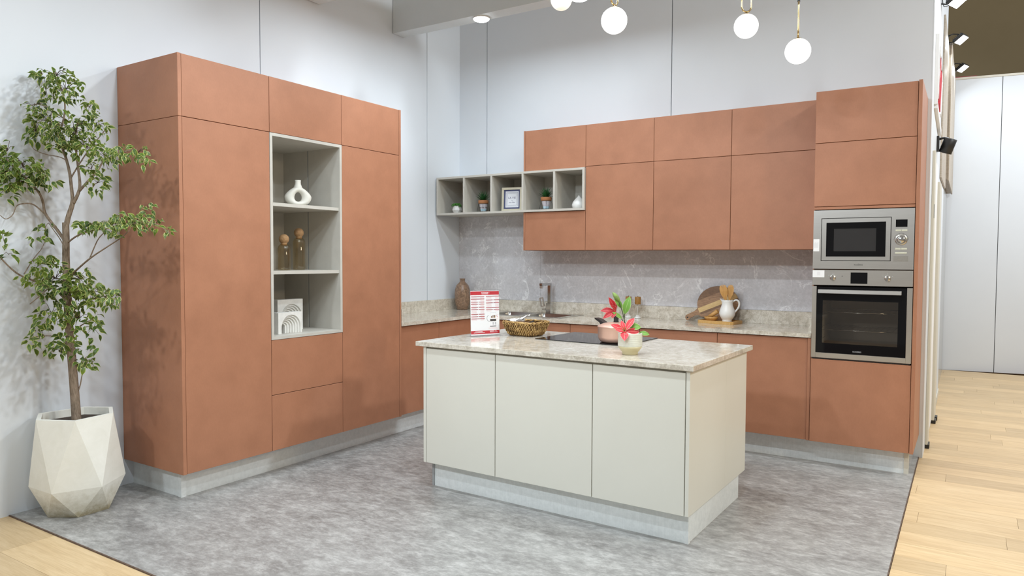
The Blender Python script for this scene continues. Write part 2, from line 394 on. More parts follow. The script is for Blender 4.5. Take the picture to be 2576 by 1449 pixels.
# ------------------------------------------------------------------ floors
g = bx(-.04, 4.028, -4.011, 0, -.02, .004)
struct(out('floor', g, M['vinyl'], fr=FB), 'grey mottled concrete-look vinyl floor of the kitchen stand', 'floor')
g = bx(-.02, 4.03, -4.018, -4.011, -.015, .0055)
fe = struct(out('trim_1', g, M['twig']), 'thin brown edging strip along the front of the grey floor', 'trim')
g = bx(4.028, 4.033, -4.011, 0, -.015, .005)
struct(out('trim_2', g, M['twig']), 'thin brown edging strip between grey floor and the oak corridor', 'trim')
fl = struct(out('floor', bx(-.05, 9, -9, 6.5, -.12, -.0205), M['acacia'], loc=(4, -2, -.12)), 'pale oak plank floor around the kitchen stand', 'floor')
def planks(x0, x1, y0, y1, W=.18, L=1.22, off=0):
    y = y0; r = 0
    while y < y1-.01:
        ye = min(y+W, y1)
        x = x0 - random.random()*L
        while x < x1:
            a, b = max(x, x0), min(x+L, x1)
            if b-a > .02:
                me_b = bx(a+.0006, b-.0006, y+.0006, ye-.0006, -.02, 0)
                out('plank', me_b, M['oak'], fl)
            x += L
        y = ye; r += 1
planks(4.034, 6.9, -4.5, 4.83)
planks(-.04, 6.9, -6.4, -4.5)
planks(-.04, 4.028, -4.5, -4.018, W=.241)

# ------------------------------------------------------------------ walls
WH = 4.7
def panelled(name, label, fn, a0, a1, seams, thick, fr=FB, z0=0.0, z1=WH, seamw=.007):
    """fn(a0,a1,d0,d1,z0,z1) -> G ; a along the wall, d behind the face"""
    root = struct(out(name, fn(a0, a1, .022, thick, z0, z1), M['strip'], fr=fr), label, 'wall')
    cuts = [a0]+sorted(seams)+[a1]
    for i in range(len(cuts)-1):
        s0 = cuts[i]+(seamw/2 if i else 0); s1 = cuts[i+1]-(seamw/2 if i < len(cuts)-2 else 0)
        out('wall_panel', fn(s0, s1, 0, .0218, z0, z1), M['wall'], root, fr=fr)
    return root
def wl(a0, a1, d0, d1, z0, z1): return bx(-d1, -d0, a0, a1, z0, z1)
def wb(a0, a1, d0, d1, z0, z1): return bx(a0, a1, d0, d1, z0, z1)
panelled('wall_left', 'white panelled left wall with thin vertical joints', wl, -6.5, 0, [-6.085, -4.225, -2.365, -.505], .1, FL)
panelled('wall_back', 'white panelled back wall behind the wall cabinets', wb, -.1, 4.046, [.327, 2.18], .1)

# right flank of the stand and whatever follows along the corridor
def wr(a0, a1, d0, d1, z0, z1): return bx(4.046-d1, 4.046-d0, a0, a1, z0, z1)
wrt = struct(out('wall_right', bx(4.0465, 4.054, 0, 2.9, 0, WH), M['wall']), 'white corridor wall seen edge on at the right end of the kitchen', 'wall')
struct(out('wall_corridor', bx(3.9, 4.040, 2.9, 4.80, 0, 2.2), M['greyp']), 'glossy grey recessed panel wall under the far brown cupboards', 'wall')
# far wall
def wf(a0, a1, d0, d1, z0, z1): return bx(a0, a1, 4.84+d0, 4.84+d1, z0, z1)
def FF(p):
    x, y = p[0]-4.06, p[1]-4.84
    return Vector((4.06+x*.99, 4.84+y+x*.165, p[2]))
panelled('wall_far', 'white panelled wall closing the far end of the oak corridor', wf, 3.6, 9, [4.592, 6.45, 8.3], .08, FF, 0, 3.64)
struct(out('trim_3', bx(3.6, 9, 4.825, 4.93, 3.64, 3.665), M['creamp'], fr=FF), 'pale capping strip on top of the far white wall', 'trim')
struct(out('trim_4', bx(3.6, 4.32, 4.84, 4.88, 3.665, 3.677), M['dred'], fr=FF), 'dark red strip on top of the far wall', 'trim')
hw = struct(out('wall_hall', bx(-3, 14, 8.2, 8.4, 0, 9), M['olive']), 'olive brown hall wall above the far white wall', 'wall')
for x, z in ((5.35, 5.1), (5.9, 4.75), (5.5, 4.45), (6.2, 5.3), (6.3, 4.6), (5.15, 5.5)):
    out('wall_mark', bx(x, x+.02, 8.19, 8.2, z, z+.10), M['dark'], hw)

# ------------------------------------------------------------------ overhead beams with downlights
for i, (y0, y1) in enumerate(((-.975, -.832), (-1.96, -1.815), (-3.37, -3.23), (-4.87, -4.73))):
    struct(out('ceiling_beam', bx(0, 4.046, y0, y1, BEAMZ, 3.78), M['beam']), ['white overhead beam nearest the back wall, with downlights', 'second white overhead beam from the back wall', 'third white overhead beam, above the front of the stand', 'white overhead beam nearest the camera'][i], 'beam')
DLAB = {(.889, -.9): 'bright round downlight under the back beam, left one in view', (1.786, -.9): 'bright round downlight under the back beam, right of the first, at the top edge'}
for x, y in DL:
    t = thing('downlight', DLAB.get((x, y), 'round recessed downlight under an overhead beam, out of view'), 'downlight', (x, y, BEAMZ-.014), 'downlights under the overhead beams')
    out('trim_ring', G().lathe([(.066, BEAMZ-.010), (.069, BEAMZ-.010), (.0705, BEAMZ), (.066, BEAMZ)], (x, y, 0), 24, False), M['white'], t)
    out('lens', G().lathe([(.0655, BEAMZ-.004), (.064, BEAMZ-.014), (.055, BEAMZ-.021), (.001, BEAMZ-.024)], (x, y, 0), 24), M['lamp'], t)

# ------------------------------------------------------------------ left tall block
XF = .614; H0, HM, HT = .164, 2.176, 2.522; G_ = .0016
YS = [-3.392, -3.3705, -2.7815, -2.175, -1.583, -1.561]
def doorx(y0, y1, z0, z1, xf=XF, t=.019): return bx(xf-t, xf, y0+G_, y1-G_, z0+G_, z1-G_, .0012)
GT = 'terracotta tall cabinets on the left wall'
def unitx(name, label, cat, y0, y1, z0, z1, fronts, xf=XF, carc=True, group=None, back=.002):
    t = thing(name, label, cat, FL(((xf)/2, (y0+y1)/2, z0)), group)
    if carc: out('carcass', bx(back, xf-.021, y0+.0005, y1-.0005, z0+.0005, z1-.0005), M['ter'], t, FL)
    for nm, a, b, c, d in fronts: out(nm, doorx(a, b, c, d, xf), M['ter'], t, FL)
    return t
y = YS
# near side panels, in two pieces with a horizontal joint
t = thing('side_panel', 'terracotta end panel of the left block, facing the ficus tree', 'panel', FL((XF/2, y[0], H0)))
out('lower_panel', bx(.002, XF, y[0], y[1], H0, HM-.0012, .001), M['ter'], t, FL)
out('upper_panel', bx(.002, XF, y[0], y[1], HM+.0012, HT, .001), M['ter'], t, FL)
unitx('tall_cabinet', 'full height terracotta door between the ficus tree and the open niche', 'cabinet', y[1], y[2], H0, HM, [('door', y[1], y[2], H0, HM)])
unitx('tall_cabinet', 'full height terracotta door right of the open niche', 'cabinet', y[3], y[4], H0, HM, [('door', y[3], y[4], H0, HM)])
unitx('top_cabinet', 'terracotta top cabinet above the left tall door, nearest the ficus', 'cabinet', y[1], y[2], HM, HT, [('door', y[1], y[2], HM, HT)])
unitx('top_cabinet', 'terracotta top cabinet above the open niche', 'cabinet', y[2], y[3], HM, HT, [('door', y[2], y[3], HM, HT)])
unitx('top_cabinet', 'terracotta top cabinet above the right tall door of the left block', 'cabinet', y[3], y[4], HM, HT, [('door', y[3], y[4], HM, HT)])
NZ0 = .872
unitx('drawer_cabinet', 'two terracotta drawers stacked below the open niche', 'cabinet', y[2], y[3], H0, NZ0, [('drawer', y[2], y[3], H0, .5204), ('drawer', y[2], y[3], .5204, NZ0)])
tag(out('side_panel', bx(.002, XF, y[4]+.002, y[5], H0, HT, .001), M['ter'], fr=FL), 'narrow terracotta end panel of the left block, beside the beige worktop', 'panel')
# open niche
t = thing('niche_shelf', 'tall pale taupe open niche with three compartments set into the terracotta block', 'shelf', FL((XF/2, (y[2]+y[3])/2, NZ0)))
e = .019; XN = XF+.002
a, b = y[2]+.001, y[3]-.001
for q0, q1 in ((a, a+e), (b-e, b)):
    out('side', bx(.299, XN, q0, q1, NZ0+.001, HM-.001), M['taupe2'], t, FL); out('rear_side', bx(.025, .286, q0, q1, NZ0+.001, HM-.001), M['taupe2'], t, FL)
    out('joint_strip', bx(.286, .299, q0+.004, q1-.004, NZ0+.001, HM-.001), M['greyp'], t, FL)
out('top', bx(.03, XN, a+e, b-e, HM-.001-e, HM-.001), M['taupe2'], t, FL); out('bottom', bx(.03, XN, a+e, b-e, NZ0+.001, NZ0+.001+e), M['taupe2'], t, FL)
out('back_panel', bx(.025, .033, a+e, b-e, NZ0+.02, HM-.02), M['taupe2'], t, FL)
SZ = (1.7415, 1.3085)
for z in SZ: out('shelf_board', bx(.033, XN-.012, a+e, b-e, z-.0215, z), M['taupe2'], t, FL)
# plinth
PL = thing('plinth', 'brushed aluminium plinth under the left tall block and corner units', 'plinth', FL((.5, -2, .004)))
out('board', bx(.485, .503, -3.335, -.5, .004, H0), M['alu'], PL, FL)
out('board', bx(.0, .485, -3.335, -3.317, .004, H0), M['alu'], PL, FL)
out('corner_profile', bx(.478, .509, -3.341, -3.31, .004, H0), M['alu'], PL, FL)

# ------------------------------------------------------------------ base run
ZC, ZB = .893, .866
XB = .592
unitx('base_cabinet', 'terracotta base unit under the left worktop arm, next to the tall block', 'cabinet', y[5]+.001, -1.07, H0, ZB-.004, [('door', y[5]+.001, -1.07, H0, ZB-.004)], XB)
unitx('corner_cabinet', 'terracotta corner base unit mostly hidden behind the island', 'cabinet', -1.07, -.605, H0, ZB-.004, [('door', -1.07, -.605, H0, ZB-.004)], XB)
YB = -.600
def fronty(x0, x1, z0, z1, yf, t=.019): return bx(x0+G_, x1-G_, yf, yf+t, z0+G_, z1-G_, .0012)
def unity(name, label, cat, x0, x1, z0, z1, fronts, yf, ztop=None, group=None, carc=True):
    t = thing(name, label, cat, ((x0+x1)/2, yf/2, z0), group)
    if carc: out('carcass', bx(x0+.0005, x1-.0005, yf+.021, -.002, z0+.0005, (ztop or z1)-.0005), M['ter'], t)
    for nm, a, b, c, d in fronts: out(nm, fronty(a, b, c, d, yf), M['ter'], t)
    return t
XS = [.60, 1.567, 2.17, 2.77, 3.388]
unity('sink_cabinet', 'terracotta base unit under the steel sink', 'cabinet', XS[0]+.002, XS[1], H0, ZB-.004, [('door', .60, 1.0, H0, ZB-.004), ('door', 1.0, XS[1], H0, ZB-.004)], YB, .72)
unity('base_cabinet', 'terracotta base unit right of the sink, behind the saucepan', 'cabinet', XS[1], XS[2], H0, ZB-.004, [('door', XS[1], XS[2], H0, ZB-.004)], YB)
unity('base_cabinet', 'terracotta base unit behind the right half of the island', 'cabinet', XS[2], XS[3], H0, ZB-.004, [('door', XS[2], XS[3], H0, ZB-.004)], YB)
unity('base_cabinet', 'terracotta base unit in view between island and oven housing', 'cabinet', XS[3], XS[4], H0, ZB-.004, [('door', XS[3], XS[4], H0, ZB-.004)], YB)
t = thing('plinth', 'brushed aluminium plinth under the right hand run and oven housing', 'plinth', (2.5, -.5, .004))
out('board', bx(.503, 3.985, -.505, -.487, .004, H0), M['alu'], t)
out('corner_profile', bx(3.972, 3.999, -.511, -.483, .004, H0), M['creamp'], t)
out('board', bx(3.98, 3.998, -.483, -.003, .004, H0), M['greyp'], t)

# worktop: slab with sink cut-out, upstands
SX0, SX1, SY0, SY1 = .60, 1.43, -.505, -.075
t = thing('worktop', 'L shaped polished beige stone worktop with low upstands along both walls', 'worktop', (1.5, -.3, ZB))
g = G(); wt = .618
g.box(.001, .61, -1.559, -wt, ZB, ZC); g.box(.001, SX0+.02, -wt, -.001, ZB, ZC); g.box(SX1-.02, 3.4085, -wt, -.001, ZB, ZC)
g.box(SX0+.02, SX1-.02, -wt, SY0+.02, ZB, ZC); g.box(SX0+.02, SX1-.02, SY1-.02, -.001, ZB, ZC)
out('slab', g, M['stone'], t)
out('upstand', bx(.001, .02, -1.54, -.001, ZC, .998, .001), M['stone'], t, FL)
out('upstand', bx(.021, 3.389, -.02, -.001, ZC, .998, .001), M['stone'], t)
out('upstand', bx(.02, .605, -1.559, -1.541, ZC, .998, .001), M['stone'], t)
out('upstand', bx(3.389, 3.4085, -.60, -.001, ZC, .998, .001), M['stone'], t)
# backsplash
t = thing('backsplash', 'grey stone backsplash with white veins below the wall cabinets', 'backsplash', (1.7, -.004, .998))
out('stone_panel', bx(.001, .943, -.010, -.001, .999, 1.87), M['marble'], t); out('stone_panel', bx(.945, 3.408, -.010, -.001, .999, 1.87), M['marble'], t)

# sink
t = thing('sink', 'stainless steel double bowl sink let into the stone worktop', 'sink', (1.0, -.3, ZC))
g = G(); zr = ZC+.003
B1, B2 = (.665, .985), (1.03, 1.37); by0, by1 = -.47, -.135
g.box(SX0, SX1, SY0, by0, ZC, zr, .001); g.box(SX0, SX1, by1, SY1, ZC, zr, .001)
g.box(SX0, B1[0], by0, by1, ZC, zr); g.box(B1[1], B2[0], by0, by1, ZC-.004, zr); g.box(B2[1], SX1, by0, by1, ZC, zr)
out('rim', g, M['sinkst'], t)
for a, b in (B1, B2):
    g = G(); r = .04
    def rr(x0, x1, y0, y1, r, n=5):
        P = []
        for cx_, cy_, a0 in ((x1-r, y1-r, 0), (x0+r, y1-r, 1), (x0+r, y0+r, 2), (x1-r, y0+r, 3)):
            for k in range(n+1):
                an = (a0+k/n)*PI/2; P.append((cx_+r*math.cos(an), cy_+r*math.sin(an)))
        return P
    L0 = [g.bm.verts.new((*p, zr)) for p in rr(a, b, by0, by1, r)]; L1 = [g.bm.verts.new((*p, ZC-.13)) for p in rr(a+.012, b-.012, by0+.012, by1-.012, r)]
    n = len(L0)
    for i in range(n):
        f = g.bm.faces.new((L0[i], L0[(i+1) % n], L1[(i+1) % n], L1[i])); f.smooth = True
    g.bm.faces.new(L1)
    bo = out('bowl', g, M['sinkst'], t)
    out('drain', G().lathe([(.045, ZC-.1295), (.045, ZC-.127), (.03, ZC-.127), (.028, ZC-.129)], ((a+b)/2, -.3, 0), 20), M['chrome'], bo)
# faucet
fx, fy = 1.088, -.10
t = thing('faucet', 'square chrome mixer tap standing behind the sink', 'faucet', (fx, fy, zr))
out('body', bx(fx-.024, fx+.024, fy-.024, fy+.024, zr, .99, .002), M['chrome'], t)
g = G(); g.box(fx-.012, fx+.020, fy-.014, fy+.014, .99, 1.165, .002); out('column', g, M['chrome'], t)
out('spout', bx(fx-.014, fx+.018, fy-.16, fy+.014, 1.150, 1.174, .004), M['chrome'], t)
out('aerator', bx(fx-.012, fx+.012, fy-.155, fy-.13, 1.128, 1.150, .001), M['steel'], t)
g = G(); Mh = Matrix.Translation((fx-.055, fy-.02, .955)) @ Matrix.Rotation(-.22, 4, 'Y')
g.frame(-.02, .02, -.0, .085, .010, -.006, .006); bmesh.ops.transform(g.bm, matrix=Mh, verts=g.bm.verts)
hd = out('lever', g, M['steel'], t)
out('lever_arm', bx(fx-.06, fx-.022, fy-.03, fy-.012, .925, .942, .001), M['chrome'], hd)

# ------------------------------------------------------------------ wall cabinets
YU = -.370; U = [.974, 1.5815, 2.179, 2.7865, 3.39]; ZU0, ZUM, ZU1 = 1.4645, 2.1625, 2.508
t = tag(out('side_panel', bx(U[0]-.0, U[0]+.016, YU, -.011, ZU0, 1.797, .001), M['ter']), 'narrow terracotta end panel under the open cube shelf', 'panel')
t = tag(out('side_panel', bx(U[0], U[0]+.016, YU, -.002, 2.157, ZU1, .001), M['ter']), 'narrow terracotta end panel above the open cube shelf', 'panel')
def wallu(label, x0, x1, z0, z1, back=-.011):
    t = thing('wall_cabinet', label, 'cabinet', ((x0+x1)/2, YU/2, z0))
    out('carcass', bx(x0+.0005, x1-.0005, YU+.021, back, z0+.0005, z1-.0005), M['ter'], t)
    out('door', fronty(x0, x1, z0, z1, YU), M['ter'], t)
wallu('small terracotta wall cabinet directly below the open cube shelf', U[0]+.016, U[1], ZU0, 1.7985)
wallu('terracotta upper row wall cabinet directly above the open cube shelf', U[0]+.016, U[1], 2.156, ZU1, -.002)
nm = ['first', 'second', 'third']; ds = ['touching the open cube shelf', 'in the middle of the row', 'touching the oven housing']
for i in range(3):
    wallu('large terracotta lower row wall cabinet '+ds[i], U[i+1], U[i+2], ZU0, ZUM)
    wallu('terracotta upper row wall cabinet, '+['second from the left', 'third from the left', 'beside the oven housing'][i], U[i+1], U[i+2], ZUM, ZU1, -.002)

# open cube shelf
t = thing('cube_shelf', 'long pale taupe open shelf of five cubes hanging left of the wall cabinets', 'shelf', (.8, -.2, 1.80))
Z0, Z1, YO = 1.7995, 2.1545, -.392; e = .0185; x0, x1 = .018, 1.5795
out('bottom', bx(x0, x1, YO, -.0115, Z0, Z0+e, .0008), M['taupe2'], t); out('top', bx(x0, x1, YO, -.0115, Z1-e, Z1, .0008), M['taupe2'], t)
out('back_panel', bx(x0, x1, -.016, -.0115, Z0+e, Z1-e), M['taupe2'], t)
SXs = [x0, .338-.009, .644-.009, .976-.009, 1.292-.009, x1-e]
for x in SXs: out('divider' if 0 < SXs.index(x) < 5 else 'side', bx(x, x+e, YO, -.016, Z0+e, Z1-e), M['taupe2'], t)

# ------------------------------------------------------------------ oven housing
XT0, XT1, YT = 3.4105, 4.0065, -.619
ZP = [H0, .7285, 1.7245, 1.745, 2.166, 2.5085]
tag(out('filler_panel', bx(3.3885, 3.408, -.61, -.585, H0, ZB-.004, .001), M['ter']), 'narrow terracotta filler strip between base unit and oven housing', 'panel')
t = thing('oven_housing', 'tall terracotta housing cabinet that holds microwave and oven', 'cabinet', (3.71, -.31, H0))
out('side_panel', bx(3.4095, 3.4175, YT+.02, -.002, H0, ZP[5]), M['ter'], t); out('side_panel', bx(4.0075, 4.029, YT-.004, -.002, H0, ZP[5]+.004, .001), M['ter'], t)
out('back_panel', bx(3.418, 4.007, -.02, -.003, H0, ZP[5]), M['taupe'], t)
for z in (H0, .705, 1.315, 1.735, 2.15, 2.49): out('shelf', bx(3.418, 4.007, -.57 if .2 < z < 1.7 else YT+.021, -.021, z, z+.017), M['ter'], t)
out('door', fronty(XT0, XT1, ZP[0], ZP[1], YT), M['ter'], t)
out('fascia', fronty(XT0, XT1, ZP[2], ZP[3], YT+.001), M['ter'], t)
out('door', fronty(XT0, XT1, ZP[3], ZP[4], YT), M['ter'], t)
out('door', fronty(XT0, XT1, ZP[4], ZP[5], YT), M['ter'], t)

def TM(x, y, z, rz=0): return Matrix.Translation((x, y, z)) @ Matrix.Rotation(rz, 4, 'Z') @ Matrix.Rotation(PI/2, 4, 'X')
# microwave: front plane y = YT-.002
def fx_(u): return 3.4095+.5965*u      # fraction -> x
t = thing('microwave', 'built in stainless steel microwave above the oven', 'microwave', (3.708, -.31, 1.333))
mz0, mz1 = 1.333, 1.7205
def mx(u): return 3.412+.592*u
def mz(v): return mz1-(mz1-mz0)*v
g = G(); yf = YT-.004
DX0, DX1, DZ0, DZ1 = mx(.083), mx(.783), mz(.865), mz(.135)     # opening for the door
g.frame(mx(0), mx(1), mz0, mz1, (DX0-mx(0), mx(1)-DX1, DZ0-mz0, mz1-DZ1), yf, YT+.012); out('front_frame', g, M['steel'], t)
g = G(); BX0, BX1, BZ0, BZ1 = mx(.136), mx(.731), mz(.79), mz(.213)
g.frame(DX0+.004, DX1-.004, DZ0+.004, DZ1-.004, (BX0-DX0-.004, DX1-.004-BX1, BZ0-DZ0-.004, DZ1-.004-BZ1), yf-.001, YT+.012)
d = out('door', g, M['steel'], t)
g = G(); WX0, WX1, WZ0, WZ1 = mx(.213), mx(.638), mz(.70), mz(.315)
g.frame(BX0+.0004, BX1-.0004, BZ0+.0004, BZ1-.0004, (WX0-BX0, BX1-WX1, WZ0-BZ0, BZ1-WZ1), yf+.001, yf+.004); out('black_border', g, M['dgrey'], d)
out('window', bx(WX0, WX1, WZ0*0+yf+.0012, yf+.003, WZ0, WZ1), M['mwglass'], d); out('perforated_screen', bx(WX0-.004, WX1+.004, yf+.0042, yf+.006, WZ0-.004, WZ1+.004), M['screen'], d)
out('display', bx(mx(.824), mx(.934), yf-.001, yf+.001, mz(.305), mz(.185)), M['dgrey'], t)
def btn(u0, u1, v0, v1, mat='btn'):
    o = out('button', bx(mx(u0), mx(u1), yf-.002, yf+.001, mz(v1), mz(v0), .0006), M[mat], t)
btn(.823, .876, .347, .375); btn(.880, .934, .347, .375); btn(.823, .876, .648, .675); btn(.880, .934, .648, .675); btn(.823, .934, .716, .742)
g = G(); g.frame(mx(.809), mx(.949), mz(.868), mz(.780), .0015, yf-.0006, yf+.001); g.box(mx(.812), mx(.946), yf-.0012, yf+.001, mz(.864), mz(.784)); out('door_release', g, M['knob'], t)
kc = (mx(.878), 0, mz(.512)); MY = Matrix.Rotation(PI/2, 4, 'X')
kb = out('dial_ring', G().lathe([(.036, 0), (.035, .004), (.030, .006), (.026, .008), (.025, .003)], (kc[0], yf, kc[2]), 32, True, MY), M['knob'], t)
out('dial', G().lathe([(.022, .003), (.022, .020), (.020, .023), (.001, .024)], (kc[0], yf, kc[2]), 32, True, MY), M['chrome'], t)
out('scale_arc', G().tube([(kc[0]+.040*math.cos(a*.1), yf-.0004, kc[2]+.040*math.sin(a*.1)) for a in range(-1, 33)], .0007, 4), M['bprint'], t)
text('brand_lettering', 'ROSIERES', .0125, TM(mx(.47), yf-.0006, mz(.93)), M['bprint'], t)
out('accent', bx(mx(.468), mx(.474), yf-.0006, yf, mz(.912), mz(.908)), M['bprint'], t)
st = out('price_sticker', bx(mx(.004), mx(.066), yf-.0006, yf, mz(.70), mz(.49)), M['paper'], t)
g = G()
for k in range(6): g.box(mx(.012+.008*k), mx(.0135+.008*k), yf-.001, yf-.0005, mz(.64), mz(.56-.01*(k % 3)))
out('print_line', g, M['gprint'], st)
# oven
t = thing('oven', 'built in stainless steel oven with black glass door and steel handle bar', 'oven', (3.708, -.31, .737))
oz = lambda z: z
CP0, CP1 = 1.2245, 1.3265
out('control_panel', bx(mx(0), mx(1), yf, YT+.03, CP0, CP1, .0015), M['steel'], t)
out('display', bx(mx(.395), mx(.563), yf-.001, yf+.001, CP0+.013, CP1-.016), M['dgrey'], t)
for u in (.213, .758):
    kn = out('knob', G().lathe([(.0185, 0), (.0185, .004), (.0165, .012), (.001, .013)], (mx(u), yf, CP0+.050), 28, True, MY), M['knob'], t)
    out('grip', bx(mx(u)-.005, mx(u)+.005, yf-.024, yf-.010, CP0+.050-.016, CP0+.050+.016, .0015), M['chrome'], kn)
    for k, (dx, dz) in enumerate(((0, .028), (-.026, .014), (.028, .012))): out('print_mark', bx(mx(u)+dx-.002, mx(u)+dx+.002, yf-.0006, yf, CP0+.05+dz, CP0+.05+dz+.003), M['gprint'], t)
out('print_mark', bx(mx(.305), mx(.313), yf-.0006, yf, CP0+.058, CP0+.063), M['bprint'], t)
st = out('price_sticker', bx(mx(.002), mx(.125), yf-.0006, yf, CP0+.052, CP1-.004), M['paper'], t)
g = G()
for k in range(5): g.box(mx(.048), mx(.082), yf-.001, yf-.0005, CP0+.066+.005*k, CP0+.0668+.005*k)
out('print_line', g, M['gprint'], st)
OZ0, OZ1 = .738, 1.2165
g = G(); g.box(mx(0), mx(.047), yf, YT+.02, OZ0, OZ1, .001); g.box(mx(.947), mx(1), yf, YT+.02, OZ0, OZ1, .001); g.box(mx(.047), mx(.947), yf, YT+.02, OZ0, OZ0+.034, .001)
d = out('door_frame', g, M['steel'], t)
wx0, wx1, wz0, wz1 = mx(.113), mx(.867), OZ0+.100, OZ0+.385
g = G(); g.frame(mx(.0475), mx(.9465), OZ0+.0345, OZ1-.002, (wx0-mx(.0475), mx(.9465)-wx1, wz0-OZ0-.0345, OZ1-.002-wz1), yf+.002, yf+.006)
out('black_border', g, M['dgrey'], d)
out('window', bx(wx0, wx1, yf+.0025, yf+.0045, wz0, wz1), M['ovglass'], d)
hb = out('handle', bx(mx(.072), mx(.90), yf-.045, yf-.032, OZ1-.045, OZ1-.020, .002), M['steelh'], d)
out('handle_post', bx(mx(.10), mx(.12), yf-.033, yf+.003, OZ1-.040, OZ1-.026), M['steelh'], hb); out('handle_post', bx(mx(.85), mx(.87), yf-.033, yf+.003, OZ1-.040, OZ1-.026), M['steelh'], hb)
text('brand_lettering', 'ROSIERES', .0125, TM(mx(.475), yf+.0015, OZ0+.052), M['gprint'], t)
out('air_gap', bx(mx(.01), mx(.99), YT+.004, YT+.02, .7300, OZ0), M['dark'], t)
g = G(); a0, a1, c0, c1 = wx0-.015, wx1+.015, wz0-.015, wz1+.015
g.box(a0, a1, -.17, -.16, c0, c1); g.box(a0-.01, a0, YT+.022, -.16, c0, c1); g.box(a1, a1+.01, YT+.022, -.16, c0, c1); g.box(a0, a1, YT+.022, -.16, c0-.01, c0); g.box(a0, a1, YT+.022, -.16, c1, c1+.01)
out('cavity', g, M['cav'], t)
for z, sp in ((wz0+.205, .028), (wz0+.085, .5)):
    g = G(); fy_ = YT+.05
    g.tube([(a0+.003, fy_, z), (a1-.003, fy_, z)], .0024, 6); g.tube([(a0+.003, -.2, z+.002), (a1-.003, -.2, z+.002)], .002, 6)
    x = a0+.03
    while x < a1: g.tube([(x, fy_, z+.002), (x, -.2, z+.002)], .0011, 4); x += .036
    out('rack', g, M['chrome'], t)
g = G()
for z in (c0+.04, c0+.12, c0+.2, c0+.27):
    g.tube([(a0+.006, YT+.05, z), (a0+.006, -.2, z)], .0016, 4); g.tube([(a1-.006, YT+.05, z), (a1-.006, -.2, z)], .0016, 4)
out('side_rail', g, M['chrome'], t)

# ------------------------------------------------------------------ island
IB0, IB1 = -2.468, -1.535
t = thing('island', 'free standing kitchen island with cream fronts and polished stone top', 'island', FI((2.35, -2.0, .004)))
out('side_panel', bx(1.539, 1.560, IB0, IB1, H0, ZB-.001, .001), M['cream'], t, FI)
out('side_panel', bx(3.176, 3.195, IB0-.0, -1.9105, H0, ZB-.001, .001), M['cream'], t, FI)
out('side_panel', bx(3.176, 3.195, -1.9095, IB1, H0, ZB-.001, .001), M['cream'], t, FI)
out('carcass', bx(1.561, 3.175, IB0+.021, IB1-.002, H0+.001, ZB-.001), M['cream'], t, FI)
for a, b in ((1.561, 2.067), (2.067, 2.678), (2.678, 3.174)):
    out('door', bx(a+.0022, b-.0022, IB0, IB0+.019, H0, ZB-.012, .0012), M['cream'], t, FI)
out('worktop', bx(1.490, 3.216, -2.484, -1.486, ZB, ZC, .0015), M['stone'], t, FI)
pn = out('plinth', bx(1.555, 3.166, -2.392, -2.374, .004, H0), M['alu'], t, FI)
out('plinth', bx(3.148, 3.166, -2.373, -1.56, .004, H0), M['alu'], t, FI); out('plinth', bx(1.555, 1.573, -2.373, -1.56, .004, H0), M['alu'], t, FI)
out('corner_profile', bx(1.548, 1.565, -2.397, -2.365, .004, H0), M['greyp'], t, FI); out('corner_profile', bx(3.152, 3.171, -2.398, -2.372, .004, H0), M['alu'], t, FI)

# ------------------------------------------------------------------ things on the island
# induction hob: corners (left, back, right, front)
t = thing('hob', 'black glass induction hob let into the island top', 'hob', (2.33, -1.72, ZC+.0005))
g = G(); hp = [(2.033, -1.945), (2.628, -1.975), (2.655, -1.478), (2.052, -1.455)]
g.prism(hp, lambda u, v, d: Vector((u, v, ZC+.0005+d)), 0, .004); out('glass_plate', g, M['hob'], t)
ZH = ZC+.0045
# saucepan
pc = (2.532, -1.842)
t = thing('saucepan', 'rose gold saucepan with lid and soft black handles on the hob', 'saucepan', (*pc, ZH+.0005))
z = ZH+.0005
out('pan_body', G().lathe([(.001, z), (.078, z), (.092, z+.004), (.102, z+.016), (.107, z+.034), (.108, z+.088), (.110, z+.090), (.106, z+.090)], (*pc, 0), 40), M['copper'], t)
out('lid', G().lathe([(.110, z+.0905), (.111, z+.094), (.104, z+.100), (.070, z+.113), (.030, z+.119), (.001, z+.120)], (*pc, 0), 40), M['copper'], t)
out('lid_knob', G().lathe([(.016, z+.119), (.014, z+.130), (.015, z+.148), (.024, z+.158), (.025, z+.162), (.001, z+.163)], (*pc, 0), 24), M['bakelite'], t)
dirv = Vector((-math.cos(.78), math.sin(.78)*-.2, 0)).normalized(); dirv = Vector((-.80, .48, 0)).normalized()
sd = Vector((-dirv.y, dirv.x, 0)); p0 = Vector((*pc, z+.070))+dirv*.106
def hf(u, v, d): return p0+dirv*u+sd*d+Vector((0, 0, v))
g = G(); prof = [(0, -.018), (.014, -.012), (.020, .010), (.050, .036), (.098, .052), (.104, .060), (.060, .056), (.012, .040), (0, .030)]
g.prism([(u, v) for u, v in prof], hf, -.017, .017); out('handle', g, M['bakelite'], t)
